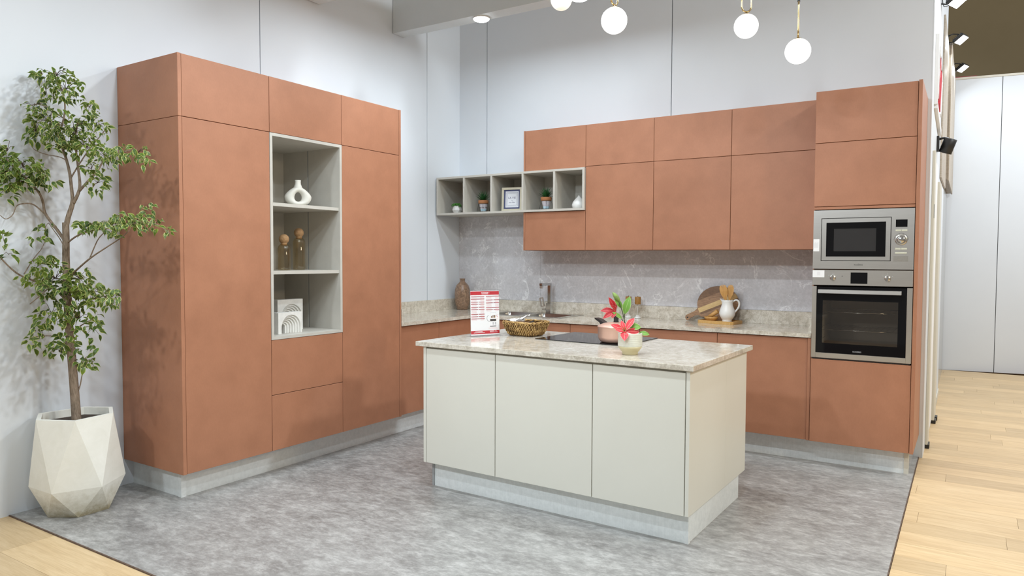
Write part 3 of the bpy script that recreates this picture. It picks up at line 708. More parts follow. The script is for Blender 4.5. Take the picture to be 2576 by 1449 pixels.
# table sign: acrylic holder
sa = Vector((1.621, -2.062, ZC+.0006)); sb = Vector((1.722, -1.872, ZC+.0006)); sx = (sb-sa).normalized(); sn = Vector((sx.y, -sx.x, 0)); SW = (sb-sa).length
t = thing('table_sign', 'clear acrylic table sign with a white and red printed sheet, left on the island', 'sign', (sa+sb)/2)
SH = .298
lean = -.045
def sf(u, v, d): return sa+sx*u+Vector((0, 0, v))+sn*(d+lean*v)
def sbox(u0, u1, v0, v1, d0, d1): return G().prism([(u0, v0), (u1, v0), (u1, v1), (u0, v1)], sf, d0, d1)
out('acrylic_front', sbox(0, SW, .001, SH, .0030, .0045), M['acry'], t)
out('acrylic_back', sbox(0, SW, .001, SH, -.0005, .0008), M['acry'], t)
out('acrylic_foot', G().prism([(0, -.04), (SW, -.04), (SW, .05), (0, .05)], lambda u, v, d: sa+sx*u+sn*v+Vector((0, 0, d)), 0, .0022), M['acry'], t)
sh = out('printed_sheet', sbox(.004, SW-.004, .006, SH-.007, .0010, .0028), M['paper'], t)
def pr(name, u0, u1, v0, v1, mat, d=.0029):
    return out(name, sbox(.004+(SW-.008)*u0, .004+(SW-.008)*u1, SH-.007-(SH-.013)*v1, SH-.007-(SH-.013)*v0, .00285, d), M[mat], sh)
pr('red_banner', 0, 1, .012, .095, 'red'); pr('red_banner', 0, 1, .90, .975, 'red')
sM = Matrix(((sx.x, 0, sn.x, 0), (sx.y, 0, sn.y, 0), (0, 1, 0, 0), (0, 0, 0, 1)))
def stext(s, u, v, size, mat, rot=0, d=.0031):
    q = sf(.004+(SW-.008)*u, SH-.007-(SH-.013)*v, d); return text('lettering', s, size, Matrix.Translation(q) @ sM @ Matrix.Rotation(rot, 4, 'Z'), M[mat], sh, ext=.00005)
g = G()
def bars(lst, mat, name='print_line', d=.0031):
    g = G()
    for u0, u1, v0, v1 in lst:
        g.prism([(.004+(SW-.008)*u0, SH-.007-(SH-.013)*v1), (.004+(SW-.008)*u1, SH-.007-(SH-.013)*v1), (.004+(SW-.008)*u1, SH-.007-(SH-.013)*v0), (.004+(SW-.008)*u0, SH-.007-(SH-.013)*v0)], sf, .00285, d)
    return out(name, g, M[mat], sh)
bars([(.38+.048*k, .38+.048*k+.036, .035, .055) for k in range(5)]+[(.64, .655, .035, .055), (.39, .62, .066, .073), (.15, .40, .915, .924), (.10, .48, .940, .948), (.66, .80, .915, .926), (.83, .9, .918, .924), (.66, .93, .94, .947)], 'paper')
L1 = [(.125, 0), (.177, 0), (.245, 1), (.293, 1), (.36, 1), (.412, 1), (.52, 1), (.573, 1), (.622, 0)]
L2 = [(.118, 0), (.202, 1), (.27, 1), (.375, 0), (.425, 1)]
rb, lb, kb = [], [], []
for u, L in ((.02, L1), (.54, L2)):
    for i, (v, sp) in enumerate(L):
        if sp: rb += [(u, u+.24, v, v+.014), (u+.26, u+.46, v, v+.014)]
        else: rb += [(u, u+.46, v, v+.014)]
        kb += [(u+.01, u+.08, v+.003, v+.011), (u+.36, u+.43, v+.003, v+.011)]
        nv = L[i+1][0] if i+1 < len(L) else v+.05
        q = v+.024
        while q < nv-.008:
            lb += [(u+.01, u+.19, q, q+.004), (u+.32, u+.45, q, q+.004)]; q += .013
bars(rb, 'dred', 'table_heading', .0031); bars(kb, 'red', 'print_line', .0033); bars(lb, 'pink', 'print_line', .0030)
bars([(.60, .92, .845, .850), (.63, .93, .865, .869)], 'pink')
bars([(.675, .885, .645, .695), (.665, .885, .80, .815)], 'bprint', 'cabinet_drawing'); bars([(.71, .745, .575, .62), (.755, .775, .56, .62), (.79, .86, .56, .62)], 'clay', 'cabinet_drawing'); bars([(.76, .80, .715, .775), (.84, .88, .715, .775)], 'gprint', 'cabinet_drawing')
bars([(.68, .682, .5, .8), (.88, .883, .5, .8), (.68, .883, .5, .503)], 'gprint', 'cabinet_drawing')
g = G().tube([sf(.004+(SW-.008)*(.66-.10*math.sin(a*.3)), SH-.007-(SH-.013)*(.70-.075*(1-math.cos(a*.3))), .0034) for a in range(0, 10)], .0007, 4); out('arrow', g, M['bprint'], sh)
stext('NEW', .925, .590, .0085, 'red', -.75)
bars([(.90, .98, .545, .549), (.89, .96, .64, .644)], 'pink')
# basket
t = thing('basket', 'woven brown basket with rounded corners holding papers, beside the table sign', 'basket', (1.868, -1.785, ZC+.0005))
bc = Vector((1.868, -1.785, ZC+.0006)); bd = Vector((.955, -.30, 0)).normalized(); bn = Vector((-bd.y, bd.x, 0))
bd = Vector((math.cos(-.12), math.sin(-.12), 0)); bn = Vector((-bd.y, bd.x, 0))
def rrect(a, b, r, n=48):
    P = []; per = []
    for cx_, cy_, a0 in ((a-r, b-r, 0), (-a+r, b-r, 1), (-a+r, -b+r, 2), (a-r, -b+r, 3)):
        for k in range(7):
            an = (a0+k/6)*PI/2; P.append(Vector((cx_+r*math.cos(an), cy_+r*math.sin(an), 0)))
    P.append(P[0]); L = [0]
    for q in range(1, len(P)): L.append(L[-1]+(P[q]-P[q-1]).length)
    res = []; j = 0
    for i in range(n):
        s = L[-1]*i/n
        while L[j+1] < s: j += 1
        res.append(P[j].lerp(P[j+1], (s-L[j])/(L[j+1]-L[j]+1e-9)))
    return res
BH = .088
def bring(q, n): # q 0..1 height
    return [bc+bd*p.x+bn*p.y+Vector((0, 0, BH*q)) for p in rrect(.092+.034*q**.8, .070+.032*q**.8, .034, n)]
g = G(); lv = [bring(q, 48) for q in (0, .25, .5, .75, .97)]; vs = [[g.bm.verts.new(p) for p in r] for r in lv]
for a, b in zip(vs, vs[1:]):
    for i in range(48): g.bm.faces.new((a[i], a[(i+1) % 48], b[(i+1) % 48], b[i])).smooth = True
g.bm.faces.new(vs[0][::-1]); out('liner', g, M['acaciad'], t)
g = G(); N = 44
for row in range(5):
    q0, q1 = .02+row*.185, .02+row*.185+.30
    A, B = bring(q0, N*2), bring(min(q1, 1.), N*2)
    for k in range(N):
        i = (2*k+(row % 2)) % (2*N); sh_ = 1 if row % 2 else -1
        a, b = A[i], B[(i+sh_*2) % (2*N)]
        o_ = ((a-bc)-Vector((0, 0, (a-bc).z))).normalized()
        a = a+o_*.002; b = b+o_*(.003+.003*random.random())
        mid = (a+b)/2+o_*.006
        w_ = .0055+random.random()*.0025
        g.tube([a, mid, b], [w_*.5, w_, w_*.55], 5, flat=.55, nrm=o_)
o = out('woven_strand', g, M['basket'], t); o['kind'] = 'stuff'
g = G(); R1 = bring(1.0, 60)
for ph in (0, PI):
    g.tube([p+Vector((0, 0, .004*math.sin(i*1.05+ph)))+((p-bc)*Vector((1, 1, 0))).normalized()*.004*math.cos(i*1.05+ph) for i, p in enumerate(R1)], .0052, 6, closed=True)
out('braided_rim', g, M['basket'], t)
def crumple(name, label, c, sx_, sy_, sz_, mat, rz, tilt):
    g = G(); n = 5
    Mx = Matrix.Translation(c) @ Matrix.Rotation(rz, 4, 'Z') @ Matrix.Rotation(tilt, 4, 'Y')
    vs = [[g.bm.verts.new(Mx @ Vector(((i/n-.5)*sx_, (j/n-.5)*sy_, sz_*(.5+.5*math.sin(i*1.9+j*1.3+c[0]*40))))) for j in range(n+1)] for i in range(n+1)]
    for i in range(n):
        for j in range(n): g.bm.faces.new((vs[i][j], vs[i+1][j], vs[i+1][j+1], vs[i][j+1]))
    r = bmesh.ops.extrude_face_region(g.bm, geom=g.bm.faces[:])
    for v in r['geom']:
        if isinstance(v, bmesh.types.BMVert): v.co += Vector((0, 0, .004))
    tag(out(name, g, M[mat]), label, 'paper')
crumple('folded_paper', 'white folded paper standing highest in the woven basket', Vector((1.852, -1.80, ZC+.106)), .10, .085, .010, 'paper', .3, -.42)
crumple('folded_paper', 'white folded paper lying at the left end of the woven basket', Vector((1.80, -1.80, ZC+.091)), .09, .085, .012, 'paper', 1.2, -.05)
crumple('black_card', 'small black card tucked in front of the papers in the basket', Vector((1.905, -1.79, ZC+.082)), .05, .07, .004, 'black', .5, -.35)
crumple('folded_paper', 'white paper slip low beside the black card in the basket', Vector((1.84, -1.80, ZC+.060)), .14, .10, .008, 'paper', .1, .0)

# lily in ribbed pot
lc = Vector((2.806, -2.272, ZC+.0006)); ld = dep(lc+Vector((0, 0, .1)))
t = thing('lily_pot', 'ribbed cream pot with artificial red lilies at the front of the island', 'potted plant', lc)
z = lc.z
prof = [(.001, z), (.040, z), (.042, z+.003), (.041, z+.011), (.050, z+.022), (.059, z+.034), (.0625, z+.044)]
out('sand_base', G().lathe(prof, (lc.x, lc.y, 0), 36), M['lglaze2'], t)
prof = [(.0625, z+.0442)]+[(.0635+.00035*math.sin(k*1.6), z+.046+k*.0024) for k in range(28)]+[(.0625, z+.1135), (.0585, z+.1135), (.057, z+.095), (.001, z+.092)]
out('ribbed_body', G().lathe(prof, (lc.x, lc.y, 0), 36, False), M['lglaze'], t)
def L(u, v, dd=0.): return px(u, v, ld+dd)
def camn(): return (CAM-lc).normalized()
cn_ = camn()
def stem(pts, r=.0022): out('stem', G().tube([L(*p) for p in pts], r, 6), M['stem'], t)
stem([(1576, 855), (1572, 812), (1566, 785), (1558, 762), (1550, 748)]); stem([(1578, 855), (1570, 806), (1571, 795), (1572, 783)]); stem([(1574, 850), (1566, 806), (1560, 796), (1551, 786)])
stem([(1580, 862), (1578, 845), (1573, 833)]); stem([(1590, 862), (1592, 848), (1598, 838)]); stem([(1592, 860), (1600, 842), (1612, 838)])
PP = [.25, .75, 1., .9, .6, .0]; PW = [.15, .5, .9, 1., .62, .0]
def petal(c, tip, w_, mat, dd=0., tdd=0., bend=.10, name='petal', prof=PW, fold=.35):
    out(name, G().blade(L(*c, dd), L(*tip, tdd), w_, cn_+Vector((0, 0, .4)), bend, fold, prof), M[mat], t)
c1 = (1549, 783)
for tip, w_, tdd in (((1531, 747), .030, -.02), ((1510, 782), .032, .01), ((1516, 802), .030, -.02), ((1539, 801), .026, -.03), ((1547, 757), .024, .03), ((1538, 768), .024, -.04)):
    petal(c1, tip, w_, 'petal', -.004, tdd)
c2 = (1571, 834)
for tip, w_, tdd in (((1535, 816), .034, -.03), ((1596, 800), .036, .0), ((1563, 806), .026, -.01), ((1571, 858), .046, -.075), ((1609, 836), .036, -.02), ((1547, 829), .030, -.05)):
    petal(c2, tip, w_, 'petal2' if tip[0] != 1609 else 'petal', -.03, tdd)
for k in range(6):
    a = k*1.05; out('stamen', G().tube([L(1571, 834, -.035), L(1571+5*math.cos(a), 828+5*math.sin(a), -.07)], [.0008, .0016], 5), M['bud'], t)
for p0, p1, w_, dd in (((1564, 775), (1544, 746), .030, .01), ((1571, 789), (1585, 745), .044, -.01), ((1564, 801), (1540, 785), .022, -.01), ((1584, 822), (1613, 824), .040, -.01), ((1608, 837), (1634, 842), .026, .0)):
    petal(p0, p1, w_, 'lleaf', dd, dd-.01, .08, 'leaf', PP, .2)
g = G(); ax = (L(1541, 735)-L(1558, 758)); n_ = 7
g.tube([L(1558, 758)+ax*(k/n_) for k in range(n_+1)], [.004, .0095, .0125, .0135, .0125, .0105, .007, .0015], 10); out('bud', g, M['bud'], t)

# ------------------------------------------------------------------ things on the back worktop
zt = ZC+.0004
t = tag(out('vase', G().lathe([(.001, zt), (.046, zt), (.052, zt+.006), (.066, zt+.05), (.075, zt+.10), (.0765, zt+.15), (.073, zt+.195), (.060, zt+.235), (.040, zt+.258), (.026, zt+.270), (.0235, zt+.283), (.0245, zt+.296), (.029, zt+.302), (.026, zt+.3025), (.021, zt+.295), (.02, zt+.27)], (.135, -.135, 0), 36), M['clay']), 'tall brown glazed bottle vase in the corner of the worktop', 'vase')
def mill(x, y, label):
    t = thing('spice_mill', label, 'mill', (x, y, zt), 'spice mills on the back worktop')
    out('base_ring', G().lathe([(.001, zt), (.027, zt), (.028, zt+.004), (.025, zt+.012), (.017, zt+.016), (.013, zt+.026), (.009, zt+.027)], (x, y, 0), 24), M['white'], t)
    out('glass_body', G().lathe([(.024, zt+.013), (.0245, zt+.02), (.0235, zt+.117)], (x, y, 0), 24, False), M['clear'], t)
    out('spindle', G().lathe([(.002, zt+.02), (.002, zt+.12)], (x, y, 0), 8), M['white'], t)
    out('wooden_head', G().lathe([(.001, zt+.1175), (.0245, zt+.1175), (.0255, zt+.12), (.0255, zt+.178), (.024, zt+.181), (.001, zt+.181)], (x, y, 0), 24), M['mill'], t)
    out('top_nut', G().lathe([(.004, zt+.181), (.0045, zt+.187), (.001, zt+.190)], (x, y, 0), 10), M['chrome'], t)
mill(1.861, -.10, 'glass spice mill with wooden head half hidden behind the lily leaf'); mill(1.952, -.115, 'glass spice mill with wooden head standing free, right of the lily')
# cutting board leaning on the wall: circle + handle, in plane y=-.03..-.05
t = thing('cutting_board', 'round acacia cutting board with handle leaning against the backsplash', 'board', (2.60, -.06, zt))
bcx, bcz, br = 2.613, 1.0365, .166
def bf(u, v, d): return Vector((bcx+u, -.034-(1.18-(bcz+v))*.13-d, bcz+v))
ha = math.radians(207)
hu, hv = math.cos(ha), math.sin(ha)
TILT = .47
def clipstrip(v0, v1):
    """part of the disc between two lines in board axes rotated by TILT"""
    P = []
    n = 40
    def ang(v): return math.asin(max(-1, min(1, v/br)))
    a0, a1 = ang(v0), ang(v1)
    for k in range(n//4+1): a = a0+(a1-a0)*k/(n//4); P.append((br*math.cos(a), br*math.sin(a)))
    for k in range(n//4+1): a = PI-a1+(a1-a0)*k/(n//4); P.append((br*math.cos(a), br*math.sin(a)))
    c, s = math.cos(TILT), math.sin(TILT)
    return [(x*c-y_*s, (x*s+y_*c)*.857) for x, y_ in P]
for v0, v1, mt, nm_ in ((.095, br, 'acaciad', 'wood_strip'), (.030, .0948, 'acacia', 'wood_strip'), (-.014, .0298, 'acacial', 'wood_strip'), (-.034, -.0142, 'acaciad', 'wood_strip'), (-br, -.0342, 'acacia', 'wood_strip')):
    P = clipstrip(v0, v1); Q = []
    for p in P:
        if not Q or (Vector(p)-Vector(Q[-1])).length > 1e-4: Q.append(p)
    if (Vector(Q[0])-Vector(Q[-1])).length < 1e-4: Q.pop()
    out(nm_, G().prism(Q, bf, 0, .016), M[mt], t)
g = G(); c, s = math.cos(TILT), math.sin(TILT); r0 = br*.985
hp = [(2.498, .932), (2.485, .931), (2.457, .944), (2.426, .934), (2.393, .913), (2.379, .899), (2.370, .8955), (2.360, .901), (2.353, .915), (2.354, .932), (2.365, .942), (2.389, .954), (2.425, .972), (2.446, .992), (2.458, 1.02), (2.50, 1.03), (2.55, .99)]
g.prism([(x-bcx, z_-bcz) for x, z_ in hp], bf, .0006, .0154); out('handle', g, M['acacia'], t)
x_, y_ = 2.372-bcx, .919-bcz
out('hanging_hole', G().tube([bf(x_, y_, .0150), bf(x_, y_, .0166)], .006, 12), M['dark'], t)
# serving tray
tr = [(2.505, -.235), (2.515, -.250), (2.775, -.262), (2.790, -.250), (2.800, -.075), (2.785, -.062), (2.525, -.055), (2.512, -.068)]
tr = [(2.500, -.215), (2.512, -.232), (2.775, -.285), (2.795, -.272), (2.818, -.105), (2.806, -.088), (2.548, -.062), (2.532, -.075)]
g = G(); g.prism(tr, lambda u, v, d: Vector((u, v, zt+d)), 0, .016)
tcx = sum(p[0] for p in tr)/8; tcy = sum(p[1] for p in tr)/8
t = thing('serving_tray', 'small rectangular bamboo tray under the white jug', 'tray', (tcx, tcy, zt))
out('tray_base', g, M['bamboo'], t)
ip = [((p[0]-tcx)*.93+tcx, (p[1]-tcy)*.90+tcy) for p in tr]
g = G().band(ip+[ip[0]], tr+[tr[0]], lambda u, v, d: Vector((u, v, zt+.016+d)), 0, .007); out('raised_rim', g, M['bamboo'], t)
zb = zt+.0166
t = thing('wooden_bowl', 'small shallow wooden bowl on the tray, left of the jug', 'bowl', (2.592, -.165, zb))
out('bowl', G().lathe([(.001, zb), (.036, zb), (.050, zb+.018), (.054, zb+.032), (.050, zb+.032), (.045, zb+.018), (.001, zb+.008)], (2.592, -.165, 0), 28), M['spoon'], t)
tag(out('pestle', G().tube([(2.575, -.165, zb+.028), (2.60, -.168, zb+.045), (2.645, -.172, zb+.078)], [.016, .0155, .017], 14), M['spoon']), 'short thick wooden pestle lying in the small bowl', 'pestle')
# jug
jc = (2.722, -.185)
t = thing('jug', 'white embossed ceramic jug with handle holding wooden cutlery', 'jug', (*jc, zb))
g = G().lathe([(.001, zb), (.036, zb), (.038, zb+.004), (.034, zb+.012), (.042, zb+.022), (.056, zb+.045), (.060, zb+.066), (.056, zb+.090), (.046, zb+.115), (.040, zb+.138), (.041, zb+.155), (.044, zb+.168), (.041, zb+.168), (.037, zb+.15), (.036, zb+.12), (.03, zb+.1)], (*jc, 0), 40, False)
for v in g.bm.verts:
    a = math.atan2(v.co.y-jc[1], v.co.x-jc[0]); h = v.co.z-zb
    if h > .15:
        k = (h-.15)/.018; f = max(0, math.cos(a-PI*.95))**4; v.co.x += -.016*f*k; v.co.z += .010*f*k
    if .03 < h < .12: v.co.xy = Vector(jc)+(v.co.xy-Vector(jc))*(1+.012*math.sin(a*9+h*120))
out('body', g, M['white'], t)
cd_ = Vector((.80, .35, 0)).normalized(); hpts = [(.038, .150), (.046, .160), (.058, .167), (.071, .168), (.082, .162), (.089, .150), (.090, .134), (.087, .118), (.080, .103), (.070, .090), (.061, .079), (.054, .068)]
out('handle', G().tube([Vector((*jc, zb+h))+cd_*r for r, h in hpts], [.006, .0065, .007, .0075, .0078, .0078, .0075, .0072, .007, .0065, .006, .005], 12), M['white'], t)
def ladle(name, label, u0, v0, u1, v1, wid, tines):
    dj = dep((*jc, 1.0)); a = Vector((*jc, zb+.02))+Vector((.01 if tines else .016, 0, 0)); b = px(u0, v0, dj); e_ = px(u1, v1, dj); ax = (e_-b); sd_ = ax.normalized().cross((CAM-b).normalized()).normalized(); nn = sd_.cross(ax.normalized())
    t = thing(name, label, name.split('_')[1], a)
    out('shaft', G().tube([a, b+ax*.15], .0055, 8), M['spoon'], t)
    pf = [(.0, .18), (.18, .40), (.38, .78), (.60, .98), (.80, .95), (.93, .72), (1., .35)]
    out_ = [(-w_*wid/2, q) for q, w_ in pf]; rgt = [(w_*wid/2, q) for q, w_ in reversed(pf)]
    if tines:
        top = []
        for k in (-1, 0, 1): top += [(k*wid*.16-.0016, 1.0-.02*abs(k)), (k*wid*.16-.0010, .84), (k*wid*.16+.0010, .84), (k*wid*.16+.0016, 1.0-.02*abs(k))]
        poly = out_[:-1]+top+rgt[1:]
    else: poly = out_+rgt
    g = G().prism(poly, lambda u, v, d: b+sd_*u+ax*v+nn*(d+.010*math.sin(v*2.6)), -.0025, .0025)
    out('head', g, M['spoon'], t)
ladle('wooden_fork', 'wooden salad fork with three slots standing in the white jug', 1826, 757, 1817, 716, .058, True)
ladle('wooden_spoon', 'wooden spoon standing in the white jug, right of the fork', 1835, 756, 1839, 717, .050, False)

# ------------------------------------------------------------------ things in the cube shelf
ZS = Z0+e+.0004
def spiky(x, y, label, body, lower, motif=False):
    t = thing('spiky_plant', label, 'potted plant', (x, y, ZS), 'spiky plants on wire stands in the cube shelf')
    zz = ZS+.014; K = 1.12
    out('painted_cone', G().lathe([(.001, zz), (.024, zz), (.029, zz+.018), (.0292, zz+.0185), (.041, zz+.070)], (x, y, 0), 28, False), M[body], t)
    out('blue_foot', G().lathe([(.0246, zz-.0003), (.0299, zz+.019), (.0296, zz+.0195)], (x, y, 0), 28, False), M[lower], t)
    out('terracotta_rim', G().lathe([(.041, zz+.068), (.047, zz+.070), (.0495, zz+.097), (.048, zz+.101), (.044, zz+.101), (.042, zz+.090), (.001, zz+.090)], (x, y, 0), 28, False), M['orange'], t)
    g = G(); R = .045
    g.tube([(x+R*math.cos(k*PI/10), y+R*math.sin(k*PI/10), zz+.068) for k in range(20)], .0016, 5, closed=True)
    for k in range(4):
        a = k*PI/2+.5; g.tube([(x+R*math.cos(a), y+R*math.sin(a), zz+.068), (x+.062*math.cos(a), y+.062*math.sin(a), ZS+.001)], .0016, 5)
    out('wire_stand', g, M['blackm'], t)
    if motif:
        g = G()
        for k in range(14):
            a = k*2*PI/14; rr_ = .0330; q = Vector((x+rr_*math.cos(a), y+rr_*math.sin(a), zz+.028)); g.tube([q, q+Vector((math.cos(a)*.001, math.sin(a)*.001, .010))], .0022, 5)
        out('painted_motif', g, M['bprint'], t)
    rnd = random.Random(int(x*100))
    for k in range(46):
        a = k*2.4; el = .25+1.2*(k/46)**.8; ln = .078+.034*(k/46)+rnd.random()*.008
        b0 = Vector((x+.008*math.cos(a), y+.008*math.sin(a), zz+.088)); dv = Vector((math.cos(a)*math.cos(el), math.sin(a)*math.cos(el), math.sin(el)))
        o = out('spike_leaf', G().blade(b0, b0+dv*ln, .011, Vector((0, 0, 1))+dv*.01+Vector((math.sin(a), -math.cos(a), 0))*.2, .06, .5, [.6, 1, .8, .4, 0]), M['green'], t)
spiky(.462, -.250, 'spiky plant in lavender patterned pot, second cube of the shelf', 'lav', 'blue', True)
spiky(1.136, -.250, 'spiky plant in plain lavender and blue pot, fourth cube of the shelf', 'lav', 'blue')
# faceted pot with trailing succulent
t = thing('succulent', 'trailing green succulent in a small faceted white pot, leftmost cube of the shelf', 'potted plant', (.165, -.262, ZS))
g = G(); cx_, cy_ = .165, -.262
rg = [[(cx_+r*math.cos(2*PI*(k+o_)/7), cy_+r*math.sin(2*PI*(k+o_)/7), ZS+h) for k in range(7)] for r, h, o_ in ((.030, 0, 0), (.048, .034, .5), (.035, .074, 0))]
vs = [[g.bm.verts.new(p) for p in r] for r in rg]
g.bm.faces.new(vs[0][::-1])
for a, b, o_ in ((vs[0], vs[1], 0), (vs[1], vs[2], 1)):
    for k in range(7):
        if not o_: g.bm.faces.new((a[k], a[(k+1) % 7], b[k])); g.bm.faces.new((b[k], a[(k+1) % 7], b[(k+1) % 7]))
        else: g.bm.faces.new((a[k], b[(k+1) % 7], b[k])); g.bm.faces.new((a[k], a[(k+1) % 7], b[(k+1) % 7]))
g.bm.faces.new(vs[2]); out('faceted_pot', g, M['white'], t)
g = G(); rnd = random.Random(3)
for k in range(20):
    a = k*2.4; R = .014+rnd.random()*.026; h0_ = ZS+.078
    dr = .055 if k in (3, 8) else rnd.random()*.02
    pts = [Vector((cx_+R*.3*math.cos(a), cy_+R*.3*math.sin(a), h0_)), Vector((cx_+R*math.cos(a), cy_+R*math.sin(a), h0_+.014)), Vector((cx_+(R+.014)*math.cos(a), cy_+(R+.014)*math.sin(a), h0_+.004)), Vector((cx_+(R+.018)*math.cos(a), cy_+(R+.018)*math.sin(a), h0_-dr))]
    for i in range(3):
        for s_ in range(4):
            p = pts[i].lerp(pts[i+1], s_/4)
            bmesh.ops.create_icosphere(g.bm, subdivisions=1, radius=.0052, matrix=Matrix.Translation(p+Vector((rnd.uniform(-.003, .003), rnd.uniform(-.003, .003), rnd.uniform(-.002, .003)))))
o = out('succulent_bead', g, M['green2'], t); o['kind'] = 'stuff'
# picture frame
pz = ZS; pf0 = Vector((.723, -.335, pz)); pf1 = Vector((.915, -.300, pz)); fxv = (pf1-pf0).normalized(); fnv = Vector((fxv.y, -fxv.x, 0)); PW_ = (pf1-pf0).length; PH_ = .212
t = thing('picture_frame', 'pale metallic picture frame with navy bordered print, third cube of the shelf', 'picture', (pf0+pf1)/2)
def pff(u, v, d): return pf0+fxv*u+Vector((0, 0, v))+fnv*(d-v*.05)
def pbox(m0, m1, d0, d1, w_=None):
    g = G()
    if w_ is None: g.prism([(m0, m0), (PW_-m0, m0), (PW_-m0, PH_-m0), (m0, PH_-m0)], pff, d0, d1)
    else:
        i_ = [(m0+w_, m0+w_), (PW_-m0-w_, m0+w_), (PW_-m0-w_, PH_-m0-w_), (m0+w_, PH_-m0-w_)]; o_ = [(m0, m0), (PW_-m0, m0), (PW_-m0, PH_-m0), (m0, PH_-m0)]
        g.band(i_+[i_[0]], o_+[o_[0]], pff, d0, d1)
    return g
out('frame', pbox(0, 0, -.012, .008, .020), M['silver'], t); out('back_board', pbox(.019, 0, -.011, -.006), M['dark'], t)
out('navy_border', pbox(.020, 0, -.006, .001, .014), M['navy'], t); cdp = out('card', pbox(.034, 0, -.006, .0005), M['mat_'], t)
out('printed_line', pbox(.043, 0, .0005, .0010, .0022), M['navy2'], cdp); out('printed_line', pbox(.052, 0, .0005, .0010, .0018), M['navy2'], cdp)
pM = Matrix(((fxv.x, 0, fnv.x, 0), (fxv.y, 0, fnv.y, 0), (0, 1, -.05, 0), (0, 0, 0, 1)))
for s_, v, sz in (('LA VIE', .118, .027), ('est', .096, .011), ('une fête', .078, .018)):
    text('lettering', s_, sz, Matrix.Translation(pff(PW_/2, v, .0011)) @ pM, M['navy'], cdp, ext=.0001)
tag(out('teardrop_vase', G().lathe([(.001, ZS), (.040, ZS), (.055, ZS+.012), (.062, ZS+.035), (.055, ZS+.060), (.036, ZS+.085), (.018, ZS+.102), (.010, ZS+.112), (.007, ZS+.118), (.001, ZS+.120)], (1.452, -.235, 0), 32), M['white']), 'smooth white teardrop vase in the rightmost cube of the shelf', 'vase')

# ------------------------------------------------------------------ things in the tall niche
# ring vase
vz = SZ[0]+.0005; rc = FL((.47, -2.437, vz+.062))
t = thing('ring_vase', 'matt white ring shaped vase with a hole through its body, top compartment of the niche', 'vase', (rc.x, rc.y, vz))
fd = (CAM-rc); fd.z = 0; fd.normalize(); fd = (fd+Vector((.25, .1, 0))).normalized(); rd = Vector((-fd.y, fd.x, 0))
g = G(); N = 40; rings = []
for k in range(N):
    a = 2*PI*k/N; sy_ = math.sin(a); cy2 = math.cos(a)
    hole = rc*0+Vector((FL((.47, -2.437, 0)).x, FL((.47, -2.437, 0)).y, vz+.062))
    ri = .0275-.004*abs(cy2); inner = (ri*cy2*(1-.15*sy_), .031*sy_)
    outr = (.090*math.copysign(abs(cy2)**.8, cy2)*(1-.42*max(0, sy_)**1.3), .068*sy_ if sy_ > 0 else .0615*sy_)
    cu_, cv_ = (inner[0]+outr[0])/2, (inner[1]+outr[1])/2; hx_, hz_ = (outr[0]-inner[0])/2, (outr[1]-inner[1])/2
    rings.append([g.bm.verts.new(hole+rd*(cu_+hx_*math.cos(b))+Vector((0, 0, cv_+hz_*math.cos(b)))+fd*(.032*math.sin(b))) for b in [2*PI*q/14 for q in range(14)]])
for k in range(N):
    A, B = rings[k], rings[(k+1) % N]
    for q in range(14): g.bm.faces.new((A[q], A[(q+1) % 14], B[(q+1) % 14], B[q])).smooth = True
out('ring_body', g, M['matt'], t)
out('neck', G().lathe([(.031, vz+.112), (.029, vz+.124), (.024, vz+.136), (.0195, vz+.148), (.0185, vz+.164), (.020, vz+.174), (.0165, vz+.174), (.015, vz+.15)], (rc.x, rc.y, 0), 24, False), M['matt'], t)
def bottle(x, y_, h, label):
    p = FL((x, y_, 0)); zb_ = SZ[1]+.0005; r = .043
    t = thing('glass_bottle', label, 'bottle', (p.x, p.y, zb_), 'cork stoppered glass bottles in the niche')
    gp = [(.001, zb_+.0015), (r-.006, zb_+.0015), (r-.001, zb_+.004), (r, zb_+.01), (r, zb_+h-.035), (r-.006, zb_+h-.018), (.026, zb_+h-.006), (.023, zb_+h)]
    out('glass_body', G().lathe(gp, (p.x, p.y, 0), 36, False), M['amber'], t)
    out('inner_wall', G().lathe([(max(r_-.0025, .001), q+.002) for r_, q in gp[:-1]], (p.x, p.y, 0), 36, False), M['amber'], t)
    out('cork_ball', G().lathe([(.018, zb_+h-.012), (.020, zb_+h+.002)]+[(.033*math.sin(a), zb_+h+.030-.033*math.cos(a)) for a in [.55+k*.287 for k in range(9)]]+[(.001, zb_+h+.063)], (p.x, p.y, 0), 28), M['cork'], t)
bottle(.455, -2.545, .178, 'shorter glass bottle with round cork stopper, left of the taller one')
bottle(.40, -2.372, .226, 'taller glass bottle with round cork stopper in the niche')
